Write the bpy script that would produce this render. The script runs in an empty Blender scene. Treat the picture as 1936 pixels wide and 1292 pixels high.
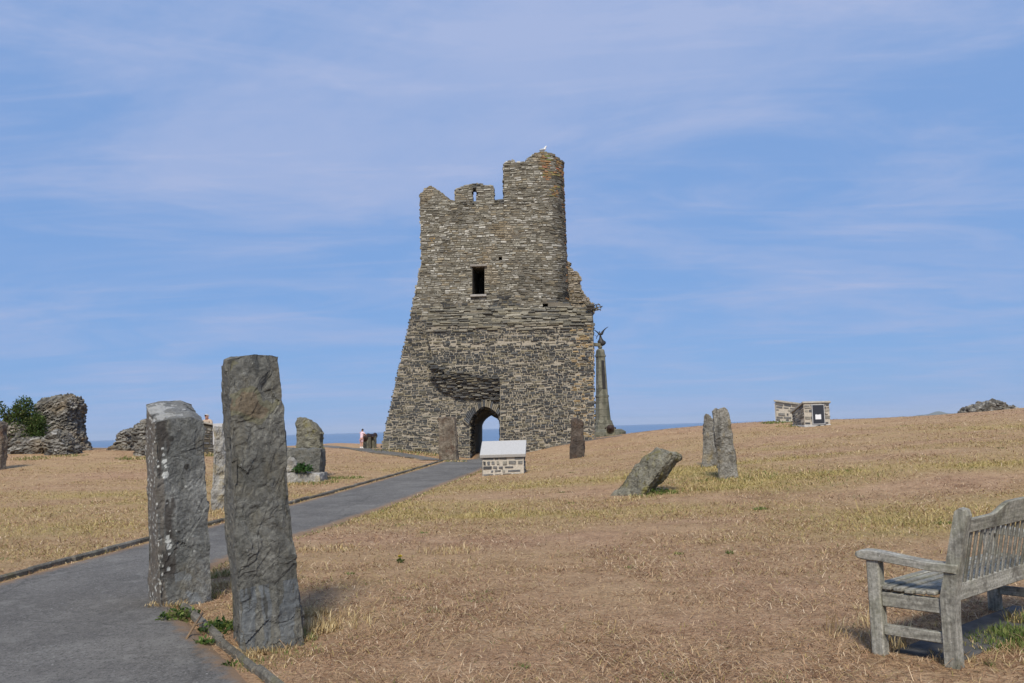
import bpy, math, random
import numpy as np
from mathutils import Vector, Matrix
from mathutils.geometry import tessellate_polygon
R = math.radians
random.seed(7); RNG = np.random.default_rng(7)
scene = bpy.context.scene
COL = scene.collection

# ------------------------------------------------------------------ camera
IW, IH, FPX = 1936.0, 1292.0, 1700.0
EYE = Vector((0, 0, 1.5))
PITCH = math.atan(163.5 / FPX); ROLL = -R(1.68)
CAMR = Matrix.Rotation(R(90) + PITCH, 3, 'X') @ Matrix.Rotation(ROLL, 3, 'Z')
cam = bpy.data.cameras.new('camera'); cam.sensor_width = 36; cam.lens = FPX / IW * 36
cam.clip_start = 0.1; cam.clip_end = 90000
camo = bpy.data.objects.new('camera', cam); COL.objects.link(camo)
camo.matrix_world = Matrix.Translation(EYE) @ CAMR.to_4x4()
scene.camera = camo

# ------------------------------------------------------------------ sky, sun, exposure
SUN_EL, SUN_TRAVEL = R(43), R(3)      # sun behind the viewer: shadows run away from the camera
vs = scene.view_settings
vs.view_transform = 'Standard'; vs.look = 'None'; vs.gamma = 1; vs.exposure = 0.24
scene.display_settings.display_device = 'sRGB'
w = bpy.data.worlds.new('World'); scene.world = w; w.use_nodes = True
N, L = w.node_tree.nodes, w.node_tree.links
N.clear()
def wn(t, **k):
    n = N.new(t)
    for a, b in k.items(): setattr(n, a, b)
    return n
sky = wn('ShaderNodeTexSky', sky_type='NISHITA', sun_disc=False)
sky.sun_elevation = SUN_EL; sky.sun_rotation = R(180) + SUN_TRAVEL
sky.air_density = 1.0; sky.dust_density = 0.25; sky.ozone_density = 3.0; sky.altitude = 20
tc = wn('ShaderNodeTexCoord')
sep = wn('ShaderNodeSeparateXYZ'); L.new(tc.outputs['Generated'], sep.inputs[0])
def wmath(op, a, b=None, clamp=False):
    n = wn('ShaderNodeMath', operation=op, use_clamp=clamp)
    for i, v in enumerate((a, b)):
        if v is None: continue
        if isinstance(v, (int, float)): n.inputs[i].default_value = v
        else: L.new(v, n.inputs[i])
    return n.outputs[0]
zz = wmath('ADD', wmath('MAXIMUM', sep.outputs['Z'], 0.0), 0.09)
comb = wn('ShaderNodeCombineXYZ')
L.new(wmath('DIVIDE', sep.outputs['X'], zz), comb.inputs[0])
L.new(wmath('DIVIDE', sep.outputs['Y'], zz), comb.inputs[1])
def cloud(rot, sx, sy, scale, detail, rough, dist, lo, hi, off=0.0):
    mp = wn('ShaderNodeMapping'); mp.inputs['Rotation'].default_value = (0, 0, R(rot)); mp.inputs['Scale'].default_value = (sx, sy, 1)
    mp.inputs['Location'].default_value = (off, off * .7, 0)
    L.new(comb.outputs[0], mp.inputs[0])
    nz = wn('ShaderNodeTexNoise'); nz.inputs['Scale'].default_value = scale; nz.inputs['Detail'].default_value = detail
    nz.inputs['Roughness'].default_value = rough; nz.inputs['Distortion'].default_value = dist
    L.new(mp.outputs[0], nz.inputs['Vector'])
    mr = wn('ShaderNodeMapRange', interpolation_type='SMOOTHSTEP'); mr.inputs[1].default_value = lo; mr.inputs[2].default_value = hi
    L.new(nz.outputs['Fac'], mr.inputs[0])
    return mr.outputs[0]
c1 = cloud(24, 0.8, 1.0, 0.75, 8, 0.60, 0.7, 0.40, 0.68, 3.1)
c2 = cloud(-18, 0.6, 1.3, 1.5, 8, 0.62, 0.9, 0.44, 0.76, 7.7)
c3 = cloud(40, 0.4, 2.4, 2.0, 8, 0.64, 1.4, 0.50, 0.80, 1.3)
cf = wmath('ADD', wmath('ADD', wmath('MULTIPLY', c1, 0.55), wmath('MULTIPLY', c2, 0.45)), wmath('MULTIPLY', c3, 0.25))
hi_ = wmath('ADD', wmath('MULTIPLY', sep.outputs['Z'], 1.2), 0.68, True)          # the cloud sheet thickens overhead
cf = wmath('MULTIPLY', wmath('ADD', wmath('MULTIPLY', cf, 1.15), wmath('ADD', wmath('MULTIPLY', sep.outputs['Z'], .5), .08)), hi_, True)
tint = wn('ShaderNodeMix', data_type='RGBA', blend_type='MULTIPLY'); tint.inputs[0].default_value = 1
tint.inputs[7].default_value = (1.0, 1.0, 1.08, 1)
L.new(sky.outputs[0], tint.inputs[6])
# thin high cloud everywhere evens the sky out: pale blue veil
veil = wn('ShaderNodeMix', data_type='RGBA'); veil.inputs[0].default_value = 0.86
veil.inputs[7].default_value = (1.30, 2.85, 5.9, 1)
L.new(tint.outputs[2], veil.inputs[6])
mixc = wn('ShaderNodeMix', data_type='RGBA'); mixc.inputs[7].default_value = (3.2, 4.0, 6.2, 1)
L.new(cf, mixc.inputs[0]); L.new(veil.outputs[2], mixc.inputs[6])
bg = wn('ShaderNodeBackground'); bg.inputs[1].default_value = 0.1
L.new(mixc.outputs[2], bg.inputs[0])
wo = wn('ShaderNodeOutputWorld'); L.new(bg.outputs[0], wo.inputs[0])
HAZE = 1.3e-5
sd = bpy.data.lights.new('sun', 'SUN'); sd.energy = 3.6; sd.angle = R(12.0); sd.color = (1.0, 0.93, 0.81)
so = bpy.data.objects.new('sun', sd); COL.objects.link(so)
sdir = Vector((math.sin(SUN_TRAVEL) * math.cos(SUN_EL), math.cos(SUN_TRAVEL) * math.cos(SUN_EL), -math.sin(SUN_EL)))
so.rotation_euler = sdir.to_track_quat('-Z', 'Y').to_euler(); so.location = (-10, -20, 30)

# ------------------------------------------------------------------ helpers: projection, noise, mesh buffers
def P(px, py, Y):
    r = CAMR @ Vector(((px - IW / 2) / FPX, -(py - IH / 2) / FPX, -1))
    return EYE + r * (Y / r.y)

_g = RNG.normal(size=(512, 3)); _g /= np.linalg.norm(_g, axis=1)[:, None]
_perm = RNG.permutation(512).astype(np.int64)
def pn(p, seed=0):
    p = np.asarray(p, float); i = np.floor(p).astype(np.int64); f = p - i
    u = f * f * f * (f * (f * 6 - 15) + 10)
    out = 0
    for dx in (0, 1):
        for dy in (0, 1):
            for dz in (0, 1):
                h = _perm[(i[:, 0] + dx + seed * 31) & 511]
                h = _perm[(h + i[:, 1] + dy) & 511]; h = _perm[(h + i[:, 2] + dz) & 511]
                g = _g[h]
                d = ((f - np.array((dx, dy, dz))) * g).sum(1)
                wx = u[:, 0] if dx else 1 - u[:, 0]; wy = u[:, 1] if dy else 1 - u[:, 1]; wz = u[:, 2] if dz else 1 - u[:, 2]
                out = out + d * wx * wy * wz
    return out
def fbm(p, oct=4, seed=0, gain=0.5):
    s, a, p = 0, 1.0, np.asarray(p, float)
    for o in range(oct):
        s = s + a * pn(p * 2 ** o, seed + o * 5); a *= gain
    return s

_rj = RNG.random((512, 4))
def worley(p, seed=0):
    """F1, F2, a random value per cell, and the tilt of a random plane through the cell"""
    p = np.asarray(p, float); i = np.floor(p).astype(np.int64); n = len(p)
    f1 = np.full(n, 9.0); f2 = np.full(n, 9.0); cid = np.zeros(n); fac = np.zeros(n)
    for dx in (-1, 0, 1):
        for dy in (-1, 0, 1):
            for dz in (-1, 0, 1):
                h = _perm[(i[:, 0] + dx + seed * 31) & 511]; h = _perm[(h + i[:, 1] + dy) & 511]; h = _perm[(h + i[:, 2] + dz) & 511]
                q = i + np.array((dx, dy, dz)) + _rj[h, :3]
                d = np.sqrt(((q - p) ** 2).sum(1)); c = _rj[h, 3]; pl = ((p - q) * _g[h]).sum(1)
                nw = d < f1
                f2 = np.where(nw, f1, np.minimum(f2, d)); cid = np.where(nw, c, cid); fac = np.where(nw, pl, fac); f1 = np.where(nw, d, f1)
    return f1, f2, cid, fac
ORG = {}
def tag(o, label=None, cat=None, group=None, kind=None):
    if label: o['label'] = label
    if cat: o['category'] = cat
    if group: o['group'] = group
    if kind: o['kind'] = kind
    return o
def empty(name, loc, label, cat, group=None):
    o = bpy.data.objects.new(name, None); COL.objects.link(o); o.location = loc; o.empty_display_size = 0.2
    ORG[o.name] = Vector(loc); return tag(o, label, cat, group)
class MB:
    def __init__(s): s.v, s.f, s.c, s.m = [], [], [], []
    def add(s, verts, faces, col=(1, 1, 1), mi=0):
        b = len(s.v); s.v.extend([tuple(x) for x in verts]); s.c.extend([col] * len(verts))
        for f in faces: s.f.append(tuple(i + b for i in f)); s.m.append(mi)
    def box(s, c, ax, ay, az, col=(1, 1, 1), mi=0, bev=0.0):
        """centre and three half-axis vectors, chamfered when bev > 0"""
        c, ax, ay, az = Vector(c), Vector(ax), Vector(ay), Vector(az)
        if bev <= 0:
            vs = [c + ax * i + ay * j + az * k for i in (-1, 1) for j in (-1, 1) for k in (-1, 1)]
            s.add(vs, [(0, 1, 3, 2), (4, 6, 7, 5), (0, 4, 5, 1), (2, 3, 7, 6), (0, 2, 6, 4), (1, 5, 7, 3)], col, mi); return
        ls = [ax.length, ay.length, az.length]
        q = [max(0, 1 - bev / l) for l in ls]
        vs, idx = [], {}
        for i in (-1, 1):
            for j in (-1, 1):
                for k in (-1, 1):
                    for a in range(3):
                        t = [i, j, k]; t = [t[b] if b == a else t[b] * q[b] for b in range(3)]
                        idx[(i, j, k, a)] = len(vs); vs.append(c + ax * t[0] + ay * t[1] + az * t[2])
        fs = []
        for a in range(3):
            for sg in (-1, 1):
                b, d = [x for x in range(3) if x != a]
                lo = []
                for (p, r_) in ((-1, -1), (1, -1), (1, 1), (-1, 1)):
                    t = [0, 0, 0]; t[a] = sg; t[b] = p; t[d] = r_; lo.append(idx[(*t, a)])
                flip = (sg > 0) == (a != 1)
                fs.append(lo if flip else lo[::-1])
        for a in range(3):
            b, d = [x for x in range(3) if x != a]
            for p in (-1, 1):
                for r_ in (-1, 1):
                    t0 = [0, 0, 0]; t1 = [0, 0, 0]; t0[a] = -1; t1[a] = 1
                    for t in (t0, t1): t[b] = p; t[d] = r_
                    fs.append([idx[(*t0, b)], idx[(*t1, b)], idx[(*t1, d)], idx[(*t0, d)]])
        for i in (-1, 1):
            for j in (-1, 1):
                for k in (-1, 1): fs.append([idx[(i, j, k, a)] for a in range(3)])
        s.add(vs, fs, col, mi)
    def tube(s, pts, rad, n=8, col=(1, 1, 1), mi=0, sx=1.0, cap=True):
        pts = [Vector(p) for p in pts]; rad = rad if hasattr(rad, '__len__') else [rad] * len(pts)
        vs, fs = [], []
        for i, p in enumerate(pts):
            t = (pts[min(i + 1, len(pts) - 1)] - pts[max(i - 1, 0)]).normalized()
            a = t.cross(Vector((0, 0, 1)))
            if a.length < 1e-3: a = Vector((1, 0, 0))
            a.normalize(); b = a.cross(t)
            for k in range(n):
                an = 2 * math.pi * k / n
                vs.append(p + a * (math.cos(an) * rad[i] * sx) + b * (math.sin(an) * rad[i]))
        for i in range(len(pts) - 1):
            for k in range(n): fs.append((i * n + k, i * n + (k + 1) % n, (i + 1) * n + (k + 1) % n, (i + 1) * n + k))
        if cap: fs.append(tuple(range(n))[::-1]); fs.append(tuple((len(pts) - 1) * n + k for k in range(n)))
        s.add(vs, fs, col, mi)
    def ball(s, c, r, nu=12, nv=8, col=(1, 1, 1), mi=0):
        c = Vector(c); r = r if hasattr(r, '__len__') else (r, r, r)
        vs = [c + Vector((0, 0, -r[2]))]; fs = []
        for j in range(1, nv):
            th = math.pi * j / nv
            for i in range(nu):
                a = 2 * math.pi * i / nu
                vs.append(c + Vector((math.sin(th) * math.cos(a) * r[0], math.sin(th) * math.sin(a) * r[1], -math.cos(th) * r[2])))
        vs.append(c + Vector((0, 0, r[2])))
        for i in range(nu):
            fs.append((0, 1 + (i + 1) % nu, 1 + i))
            for j in range(nv - 2): fs.append((1 + j * nu + i, 1 + j * nu + (i + 1) % nu, 1 + (j + 1) * nu + (i + 1) % nu, 1 + (j + 1) * nu + i))
            fs.append((len(vs) - 1, 1 + (nv - 2) * nu + i, 1 + (nv - 2) * nu + (i + 1) % nu))
        s.add(vs, fs, col, mi)
    def build(s, name, mats, parent=None, origin=None, smooth=False):
        if not isinstance(mats, (list, tuple)): mats = [mats]
        org = ORG[parent.name] if parent is not None else Vector(origin if origin is not None else (0, 0, 0))
        me = bpy.data.meshes.new(name)
        va = np.array(s.v, float) - np.array(org)
        me.from_pydata([tuple(x) for x in va], [], s.f)
        for m in mats: me.materials.append(m)
        me.polygons.foreach_set('material_index', np.array(s.m, np.int32))
        if smooth: me.polygons.foreach_set('use_smooth', np.ones(len(s.f), bool))
        at = me.color_attributes.new('Col', 'FLOAT_COLOR', 'POINT')
        ca = np.ones((len(s.v), 4), np.float32); ca[:, :3] = np.array(s.c, np.float32)
        at.data.foreach_set('color', ca.ravel())
        me.update()
        o = bpy.data.objects.new(name, me); COL.objects.link(o)
        if parent is not None: o.parent = parent
        else: o.location = org
        ORG[o.name] = Vector(org)
        return o
def np_mesh(name, v, f, mat, cols=None, smooth=True, origin=(0, 0, 0)):
    """v (n,3), f (m,k) with k equal for all faces"""
    me = bpy.data.meshes.new(name); v = np.asarray(v, np.float32) - np.array(origin, np.float32); f = np.asarray(f, np.int32)
    k = f.shape[1]
    me.vertices.add(len(v)); me.vertices.foreach_set('co', v.ravel())
    me.loops.add(f.size); me.loops.foreach_set('vertex_index', f.ravel())
    me.polygons.add(len(f)); me.polygons.foreach_set('loop_start', np.arange(0, f.size, k, dtype=np.int32))
    me.update(calc_edges=True)
    if smooth: me.polygons.foreach_set('use_smooth', np.ones(len(f), bool))
    me.materials.append(mat)
    if cols is not None:
        at = me.color_attributes.new('Col', 'FLOAT_COLOR', 'POINT')
        ca = np.ones((len(v), 4), np.float32); ca[:, :cols.shape[1]] = cols; at.data.foreach_set('color', ca.ravel())
    o = bpy.data.objects.new(name, me); COL.objects.link(o); o.location = origin; ORG[o.name] = Vector(origin)
    return o

# ------------------------------------------------------------------ materials
class M:
    def __init__(s, name, rough=0.9):
        s.m = bpy.data.materials.new(name); s.m.use_nodes = True
        s.t = s.m.node_tree; s.n = s.t.nodes; s.l = s.t.links
        s.b = s.n['Principled BSDF']; s.b.inputs['Roughness'].default_value = rough
        s.b.inputs['Specular IOR Level'].default_value = 0.25
        s.tc = s.n.new('ShaderNodeTexCoord')
    def co(s, kind='Object', scale=(1, 1, 1), rand=False):
        mp = s.n.new('ShaderNodeMapping'); mp.inputs['Scale'].default_value = scale
        s.l.new(s.tc.outputs[kind], mp.inputs[0])
        if rand:
            oi = s.n.new('ShaderNodeObjectInfo'); mu = s.n.new('ShaderNodeMath'); mu.operation = 'MULTIPLY'; mu.inputs[1].default_value = 50
            s.l.new(oi.outputs['Random'], mu.inputs[0]); s.l.new(mu.outputs[0], mp.inputs['Location'])
        return mp.outputs[0]
    def noise(s, scale, detail=4, rough=0.6, vec=None, dist=0.0):
        n = s.n.new('ShaderNodeTexNoise'); n.inputs['Scale'].default_value = scale; n.inputs['Detail'].default_value = detail
        n.inputs['Roughness'].default_value = rough; n.inputs['Distortion'].default_value = dist
        s.l.new(vec if vec is not None else s.co(), n.inputs['Vector']); return n.outputs['Fac']
    def vor(s, scale, vec=None, feat='F1', out='Distance'):
        n = s.n.new('ShaderNodeTexVoronoi'); n.feature = feat; n.inputs['Scale'].default_value = scale
        s.l.new(vec if vec is not None else s.co(), n.inputs['Vector']); return n.outputs[out]
    def ramp(s, fac, stops):
        n = s.n.new('ShaderNodeValToRGB'); s.l.new(fac, n.inputs[0]); e = n.color_ramp.elements
        while len(e) < len(stops): e.new(0.5)
        for x, (p, c) in zip(e, stops): x.position = p; x.color = (*c, 1) if hasattr(c, '__len__') else (c, c, c, 1)
        return n.outputs[0]
    def mix(s, fac, a, b, mode='MIX'):
        n = s.n.new('ShaderNodeMix'); n.data_type = 'RGBA'; n.blend_type = mode
        for i, v in ((0, fac), (6, a), (7, b)):
            if isinstance(v, (int, float)): n.inputs[i].default_value = v if i == 0 else (v, v, v, 1)
            elif isinstance(v, tuple): n.inputs[i].default_value = (*v, 1)
            else: s.l.new(v, n.inputs[i])
        return n.outputs[2]
    def math(s, op, a, b=0.0, clamp=False):
        n = s.n.new('ShaderNodeMath'); n.operation = op; n.use_clamp = clamp
        for i, v in ((0, a), (1, b)):
            if isinstance(v, (int, float)): n.inputs[i].default_value = v
            else: s.l.new(v, n.inputs[i])
        return n.outputs[0]
    def attr(s, name='Col'):
        n = s.n.new('ShaderNodeAttribute'); n.attribute_name = name; return n.outputs['Color']
    def sepz(s, kind='Object', which='Z'):
        n = s.n.new('ShaderNodeSeparateXYZ'); s.l.new(s.tc.outputs[kind], n.inputs[0]); return n.outputs[which]
    def color(s, c):
        if isinstance(c, tuple): s.b.inputs['Base Color'].default_value = (*c, 1)
        else: s.l.new(c, s.b.inputs['Base Color'])
        return s
    def bump(s, h, strength=0.5, dist=0.02):
        n = s.n.new('ShaderNodeBump'); n.inputs['Strength'].default_value = strength; n.inputs['Distance'].default_value = dist
        s.l.new(h, n.inputs['Height'])
        prev = s.b.inputs['Normal'].links
        if prev: s.l.new(prev[0].from_socket, n.inputs['Normal'])
        s.l.new(n.outputs[0], s.b.inputs['Normal']); return s

def mat_plain(name, c, rough=0.8, var=0.3, scale=30, bump=0.2, metal=0.0):
    m = M(name, rough); n = m.noise(scale, 5, 0.65)
    m.color(m.mix(1.0, c, m.ramp(n, [(0.3, 1 - var), (0.7, 1 + var)]), 'MULTIPLY')); m.bump(n, bump, 0.01)
    m.b.inputs['Metallic'].default_value = metal
    return m.m
def mat_masonry():
    m = M('rubble stone', 0.92)
    a = m.attr(); n = m.noise(9, 6, 0.7); n2 = m.noise(45, 3, 0.7)
    c = m.mix(1.0, a, m.ramp(n, [(0.25, 0.62), (0.75, 1.38)]), 'MULTIPLY')
    c = m.mix(1.0, c, m.ramp(n2, [(0.3, 0.75), (0.7, 1.25)]), 'MULTIPLY')
    m.color(c); m.bump(n, 0.6, 0.04); m.bump(n2, 0.5, 0.015)
    return m.m
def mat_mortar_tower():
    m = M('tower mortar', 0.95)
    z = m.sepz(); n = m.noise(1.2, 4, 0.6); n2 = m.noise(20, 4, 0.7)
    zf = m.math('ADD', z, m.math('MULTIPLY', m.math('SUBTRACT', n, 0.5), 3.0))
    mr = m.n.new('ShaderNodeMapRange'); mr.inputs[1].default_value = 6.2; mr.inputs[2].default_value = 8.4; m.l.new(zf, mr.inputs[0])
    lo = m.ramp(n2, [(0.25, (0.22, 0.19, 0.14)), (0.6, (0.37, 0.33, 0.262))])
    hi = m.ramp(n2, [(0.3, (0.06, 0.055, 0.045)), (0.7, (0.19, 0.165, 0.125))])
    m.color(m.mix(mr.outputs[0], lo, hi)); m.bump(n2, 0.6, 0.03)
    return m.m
def mat_mortar(name, c0, c1):
    m = M(name, 0.95); n2 = m.noise(22, 4, 0.7); m.color(m.ramp(n2, [(0.3, c0), (0.7, c1)])); m.bump(n2, 0.6, 0.02); return m.m
def mat_slate(name, dark, light, tint, lichen=0.0, streak=0.5, warm=(0.16, 0.13, 0.07), warmamt=0.3, bump=1.0):
    m = M(name, 0.82)
    co = m.co(rand=True); st = m.co(scale=(7, 7, 0.55), rand=True)
    big = m.noise(2.2, 5, 0.6, co); fine = m.noise(38, 6, 0.72, co); mid = m.noise(10, 6, 0.62, co, 0.8)
    c = m.ramp(big, [(0.3, dark), (0.5, tint), (0.72, light)])
    c = m.mix(1.0, c, m.ramp(fine, [(0.25, 0.45), (0.75, 1.6)]), 'MULTIPLY')
    vein = m.noise(4.5, 6, .7, co, 1.5); c = m.mix(m.math('MULTIPLY', m.ramp(vein, [(.485, 0.0), (.5, 1.0), (.515, 0.0)]), .55), c, (.03, .03, .027))
    c = m.mix(1.0, c, m.ramp(mid, [(0.3, 0.7), (0.7, 1.25)]), 'MULTIPLY')
    wn_ = m.noise(3.1, 5, 0.65, m.co(scale=(1, 1, 0.8), rand=True))
    c = m.mix(m.math('MULTIPLY', m.ramp(wn_, [(0.52, 0.0), (0.66, 1.0)]), warmamt), c, warm)
    sk = m.noise(1.0, 4, 0.6, st)
    c = m.mix(m.math('MULTIPLY', m.ramp(sk, [(0.56, 0.0), (0.7, 1.0)]), streak), c, (0.018, 0.018, 0.017))
    if lichen > 0:
        v = m.vor(13, m.co(rand=True)); mk = m.noise(2.4, 3, 0.6, co); vn = m.noise(60, 2, 0.5, co)
        d = m.math('ADD', v, m.math('MULTIPLY', m.math('SUBTRACT', vn, 0.5), 0.16))
        s_ = m.math('MULTIPLY', m.ramp(d, [(0.12, 1.0), (0.17, 0.0)]), m.ramp(mk, [(0.5, 0.0), (0.58, 1.0)]))
        c = m.mix(m.math('MULTIPLY', s_, lichen), c, (0.52, 0.53, 0.49))
    an = m.n.new('ShaderNodeAttribute'); an.attribute_name = 'Col'
    edge = m.math('MULTIPLY', an.outputs['Alpha'], m.ramp(fine, [(0.2, 0.6), (0.5, 1.0)]))
    c = m.mix(edge, c, m.mix(1.0, an.outputs['Color'], m.ramp(mid, [(0.3, 0.8), (0.7, 1.2)]), 'MULTIPLY'))
    m.color(c)
    m.bump(mid, 0.6 * bump, 0.03); m.bump(fine, 1.0 * bump, 0.014)
    return m.m
MAT = {}
MAT['stone'] = mat_masonry(); MAT['tower_mortar'] = mat_mortar_tower()
MAT['cream_mortar'] = mat_mortar('cream mortar', (0.34, 0.305, 0.25), (0.55, 0.50, 0.42))
MAT['dark_mortar'] = mat_mortar('earthy joints', (0.04, 0.037, 0.03), (0.13, 0.115, 0.085))
MAT['slate'] = mat_slate('weathered slate', (0.085, 0.085, 0.074), (0.185, 0.18, 0.155), (0.13, 0.128, 0.112), 0.0, 0.4)
MAT['slate_lichen'] = mat_slate('lichen slate', (0.10, 0.103, 0.095), (0.215, 0.215, 0.20), (0.155, 0.157, 0.147), 0.5, 0.3)
MAT['pale'] = mat_slate('pale lichen stone', (0.18, 0.17, 0.15), (0.40, 0.385, 0.35), (0.28, 0.27, 0.245), 0.4, 0.3, (0.30, 0.22, 0.06), 0.5)
MAT['craggy'] = mat_slate('craggy lichen stone', (0.11, 0.10, 0.085), (0.30, 0.285, 0.25), (0.20, 0.19, 0.165), 0.4, 0.5, (0.24, 0.17, 0.05), 0.5, 1.3)
MAT['mossy'] = mat_slate('mossy stone', (0.09, 0.085, 0.06), (0.23, 0.22, 0.175), (0.15, 0.14, 0.105), 0.3, 0.25, (0.17, 0.15, 0.035), 0.7)
MAT['brown'] = mat_slate('brown stained stone', (0.085, 0.065, 0.048), (0.26, 0.225, 0.17), (0.15, 0.125, 0.095), 0.2, 0.8, (0.10, 0.055, 0.035), 0.7)
MAT['darkbrown'] = mat_slate('dark brown stone', (0.045, 0.036, 0.030), (0.12, 0.10, 0.08), (0.075, 0.06, 0.048), 0.1, 0.5, (0.10, 0.06, 0.04), 0.5)
MAT['concrete'] = mat_plain('pale concrete', (0.42, 0.415, 0.40), 0.85, 0.12, 25, 0.15)
MAT['capstone'] = mat_plain('weathered capping', (0.33, 0.31, 0.265), 0.9, 0.3, 14, 0.4)
MAT['plaque'] = mat_plain('slate plaque', (0.035, 0.038, 0.046), 0.45, 0.2, 40, 0.05)
MAT['white'] = mat_plain('white plate', (0.72, 0.73, 0.74), 0.5, 0.05, 40, 0.02)
MAT['frame'] = mat_plain('grey trim', (0.42, 0.42, 0.42), 0.6, 0.1, 40, 0.05)
MAT['kerb'] = mat_slate('old kerb', (.085, .075, .055), (.21, .195, .16), (.145, .132, .105), .3, .5, (.13, .115, .05), .6)
MAT['iron'] = mat_plain('rusty iron', (0.035, 0.022, 0.018), 0.6, 0.5, 18, 0.5)
MAT['bronze'] = mat_plain('dark bronze', (0.045, 0.042, 0.038), 0.5, 0.4, 8, 0.3, 0.3)
MAT['cradle'] = mat_plain('stone cradle', (0.15, 0.145, 0.105), 0.9, 0.4, 6, 0.5)
MAT['leaf'] = None
def mat_attr(name, rough=0.8, trans=0.0):
    m = M(name, rough); a = m.attr(); m.color(a)
    if trans > 0:
        tr = m.n.new('ShaderNodeBsdfTranslucent'); m.l.new(a, tr.inputs[0])
        mx = m.n.new('ShaderNodeMixShader'); mx.inputs[0].default_value = trans
        m.l.new(m.b.outputs[0], mx.inputs[1]); m.l.new(tr.outputs[0], mx.inputs[2])
        m.l.new(mx.outputs[0], m.n['Material Output'].inputs[0])
    return m.m
MAT['leaf'] = mat_attr('leaves', 0.6, 0.3); MAT['grass'] = mat_attr('dry grass blades', 0.9, 0.25)

# ------------------------------------------------------------------ terrain
def zp(px, py, Y): p = P(px, py, Y); return (p.x, p.y, p.z)
CP = [(-14, -12, 0), (0, -12, 0), (14, -12, 0), (-9, 1, 0), (0, 1, 0), (8, 1, 0), (-6, 8, 0), (0, 8, 0), (6, 7, 0), (-13, 8, 0), (13, 8, .1),
      (0, 14, 0), (-8, 16, 0), (-15, 16, .02), (-25, 25, .4), (-32, 45, 1.3), (-22, 5, 0), (12, 16, .3), (17, 22, .8), (28, 30, 1.5), (30, 48, 1.95), (30, 15, .8),
      (-3.2, 30, .1), (-9, 27, .1), (-15, 33, .45), (-45, 20, .6), (45, 20, 1.2), (45, 50, 2.0)]
for q in [(410, 968, 18.0), (950, 899, 27), (1195, 938, 18.5), (1378, 906, 20), (1345, 882, 23.5), (1090, 868, 36), (845, 871, 38), (905, 870, 48), (905, 872, 42),
          (1128, 830, 47.5), (990, 858, 47.5), (1060, 842, 47.5), (724, 851, 48.4), (800, 856, 48), (575, 911, 27), (3, 889, 34), (70, 863, 40), (135, 853, 43),
          (180, 850, 46), (265, 862, 41), (225, 850, 45), (392, 858, 44), (470, 850, 50), (560, 840, 58), (640, 842, 58), (690, 849, 56), (610, 848, 50), (740, 857, 47),
          (800, 867, 41), (1165, 824, 58), (1150, 826, 75), (1250, 815, 46), (1400, 800, 47), (1540, 807, 41), (1490, 798, 44), (1640, 792, 47), (1800, 783, 49),
          (1890, 777, 52), (1180, 850, 36), (1480, 850, 28), (1700, 860, 22), (1900, 880, 18)]:
    CP.append(zp(*q))
CP = np.array(CP, float)
def _phi(d2): return 0.5 * d2 * np.log(d2 + 1e-9)
_A = CP[:, :2] / 10; _n = len(CP)
_K = _phi(((_A[:, None] - _A[None]) ** 2).sum(2)) + np.eye(_n) * 0.02
_Pm = np.c_[np.ones(_n), _A]
_S = np.block([[_K, _Pm], [_Pm.T, np.zeros((3, 3))]])
_W = np.linalg.solve(_S, np.r_[CP[:, 2], np.zeros(3)])
def terr_np(x, y):
    x = np.asarray(x, float); y = np.asarray(y, float); sh = x.shape; x = x.ravel(); y = y.ravel()
    cx_, cy_ = np.clip(x, -46, 46), np.clip(y, -14, 78)
    q = np.c_[cx_, cy_] / 10
    out = np.empty(len(q))
    for i in range(0, len(q), 20000):
        b = q[i:i + 20000]
        out[i:i + 20000] = _phi(((b[:, None] - _A[None]) ** 2).sum(2)) @ _W[:_n] + _W[_n] + b @ _W[_n + 1:]
    edge = np.interp(x, [-60, -20, -15, -12, -6, 3, 4.5, 11, 14, 25, 60], [49, 49, 52, 62, 64, 62, 82, 82, 54, 56, 60])
    ov = np.maximum(0, y - edge)
    out -= 0.9 * (np.sqrt(ov * ov + 4) - 2)
    side = np.maximum(0, np.abs(x) - 48); out -= .02 * side
    return out.reshape(sh)
def terr(x, y): return float(terr_np(np.array([x]), np.array([y]))[0])
def G(px, py):
    """where the line of sight first meets the land"""
    r = CAMR @ Vector(((px - IW / 2) / FPX, -(py - IH / 2) / FPX, -1)); r = r / r.y
    ys = np.arange(2.5, 80, 0.05)
    pz = EYE.z + r.z * ys; d = pz - terr_np(r.x * ys, ys)
    k = np.argmax(d < 0)
    if d[k] >= 0: k = len(ys) - 1
    return Vector((r.x * ys[k], ys[k], terr(r.x * ys[k], ys[k])))

# path outlines on the ground (metres)
PL = [(-4.6, -8), (-5.5, 2), (-5.65, 6), (-5.6, 9.85), (-5.38, 13.3), (-4.77, 19.2), (-3.85, 28.6), (-3.0, 36.5), (-2.5, 41), (-2.25, 47), (-2.1, 56)]
PR = [(4.2, -8), (1.0, 1.5), (-1.50, 5.44), (-3.12, 8.25), (-3.55, 9.3), (-3.45, 12.3), (-2.87, 15.4), (-1.74, 25), (-1.0, 31), (-0.95, 38), (-0.8, 47), (-0.7, 56)]
def poly_at(pl, n):
    p = np.array(pl, float)
    # smooth by Chaikin corner cutting, then resample evenly
    for _ in range(2):
        q = [p[0]]
        for a, b in zip(p[:-1], p[1:]): q += [a * .78 + b * .22, a * .22 + b * .78]
        p = np.array(q + [p[-1]])
    s = np.r_[0, np.cumsum(np.hypot(*np.diff(p, axis=0).T))]
    t = np.linspace(0, s[-1], n)
    return np.c_[np.interp(t, s, p[:, 0]), np.interp(t, s, p[:, 1])]
NP_ = 220
_l, _r = poly_at(PL, NP_), poly_at(PR, NP_)
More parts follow.
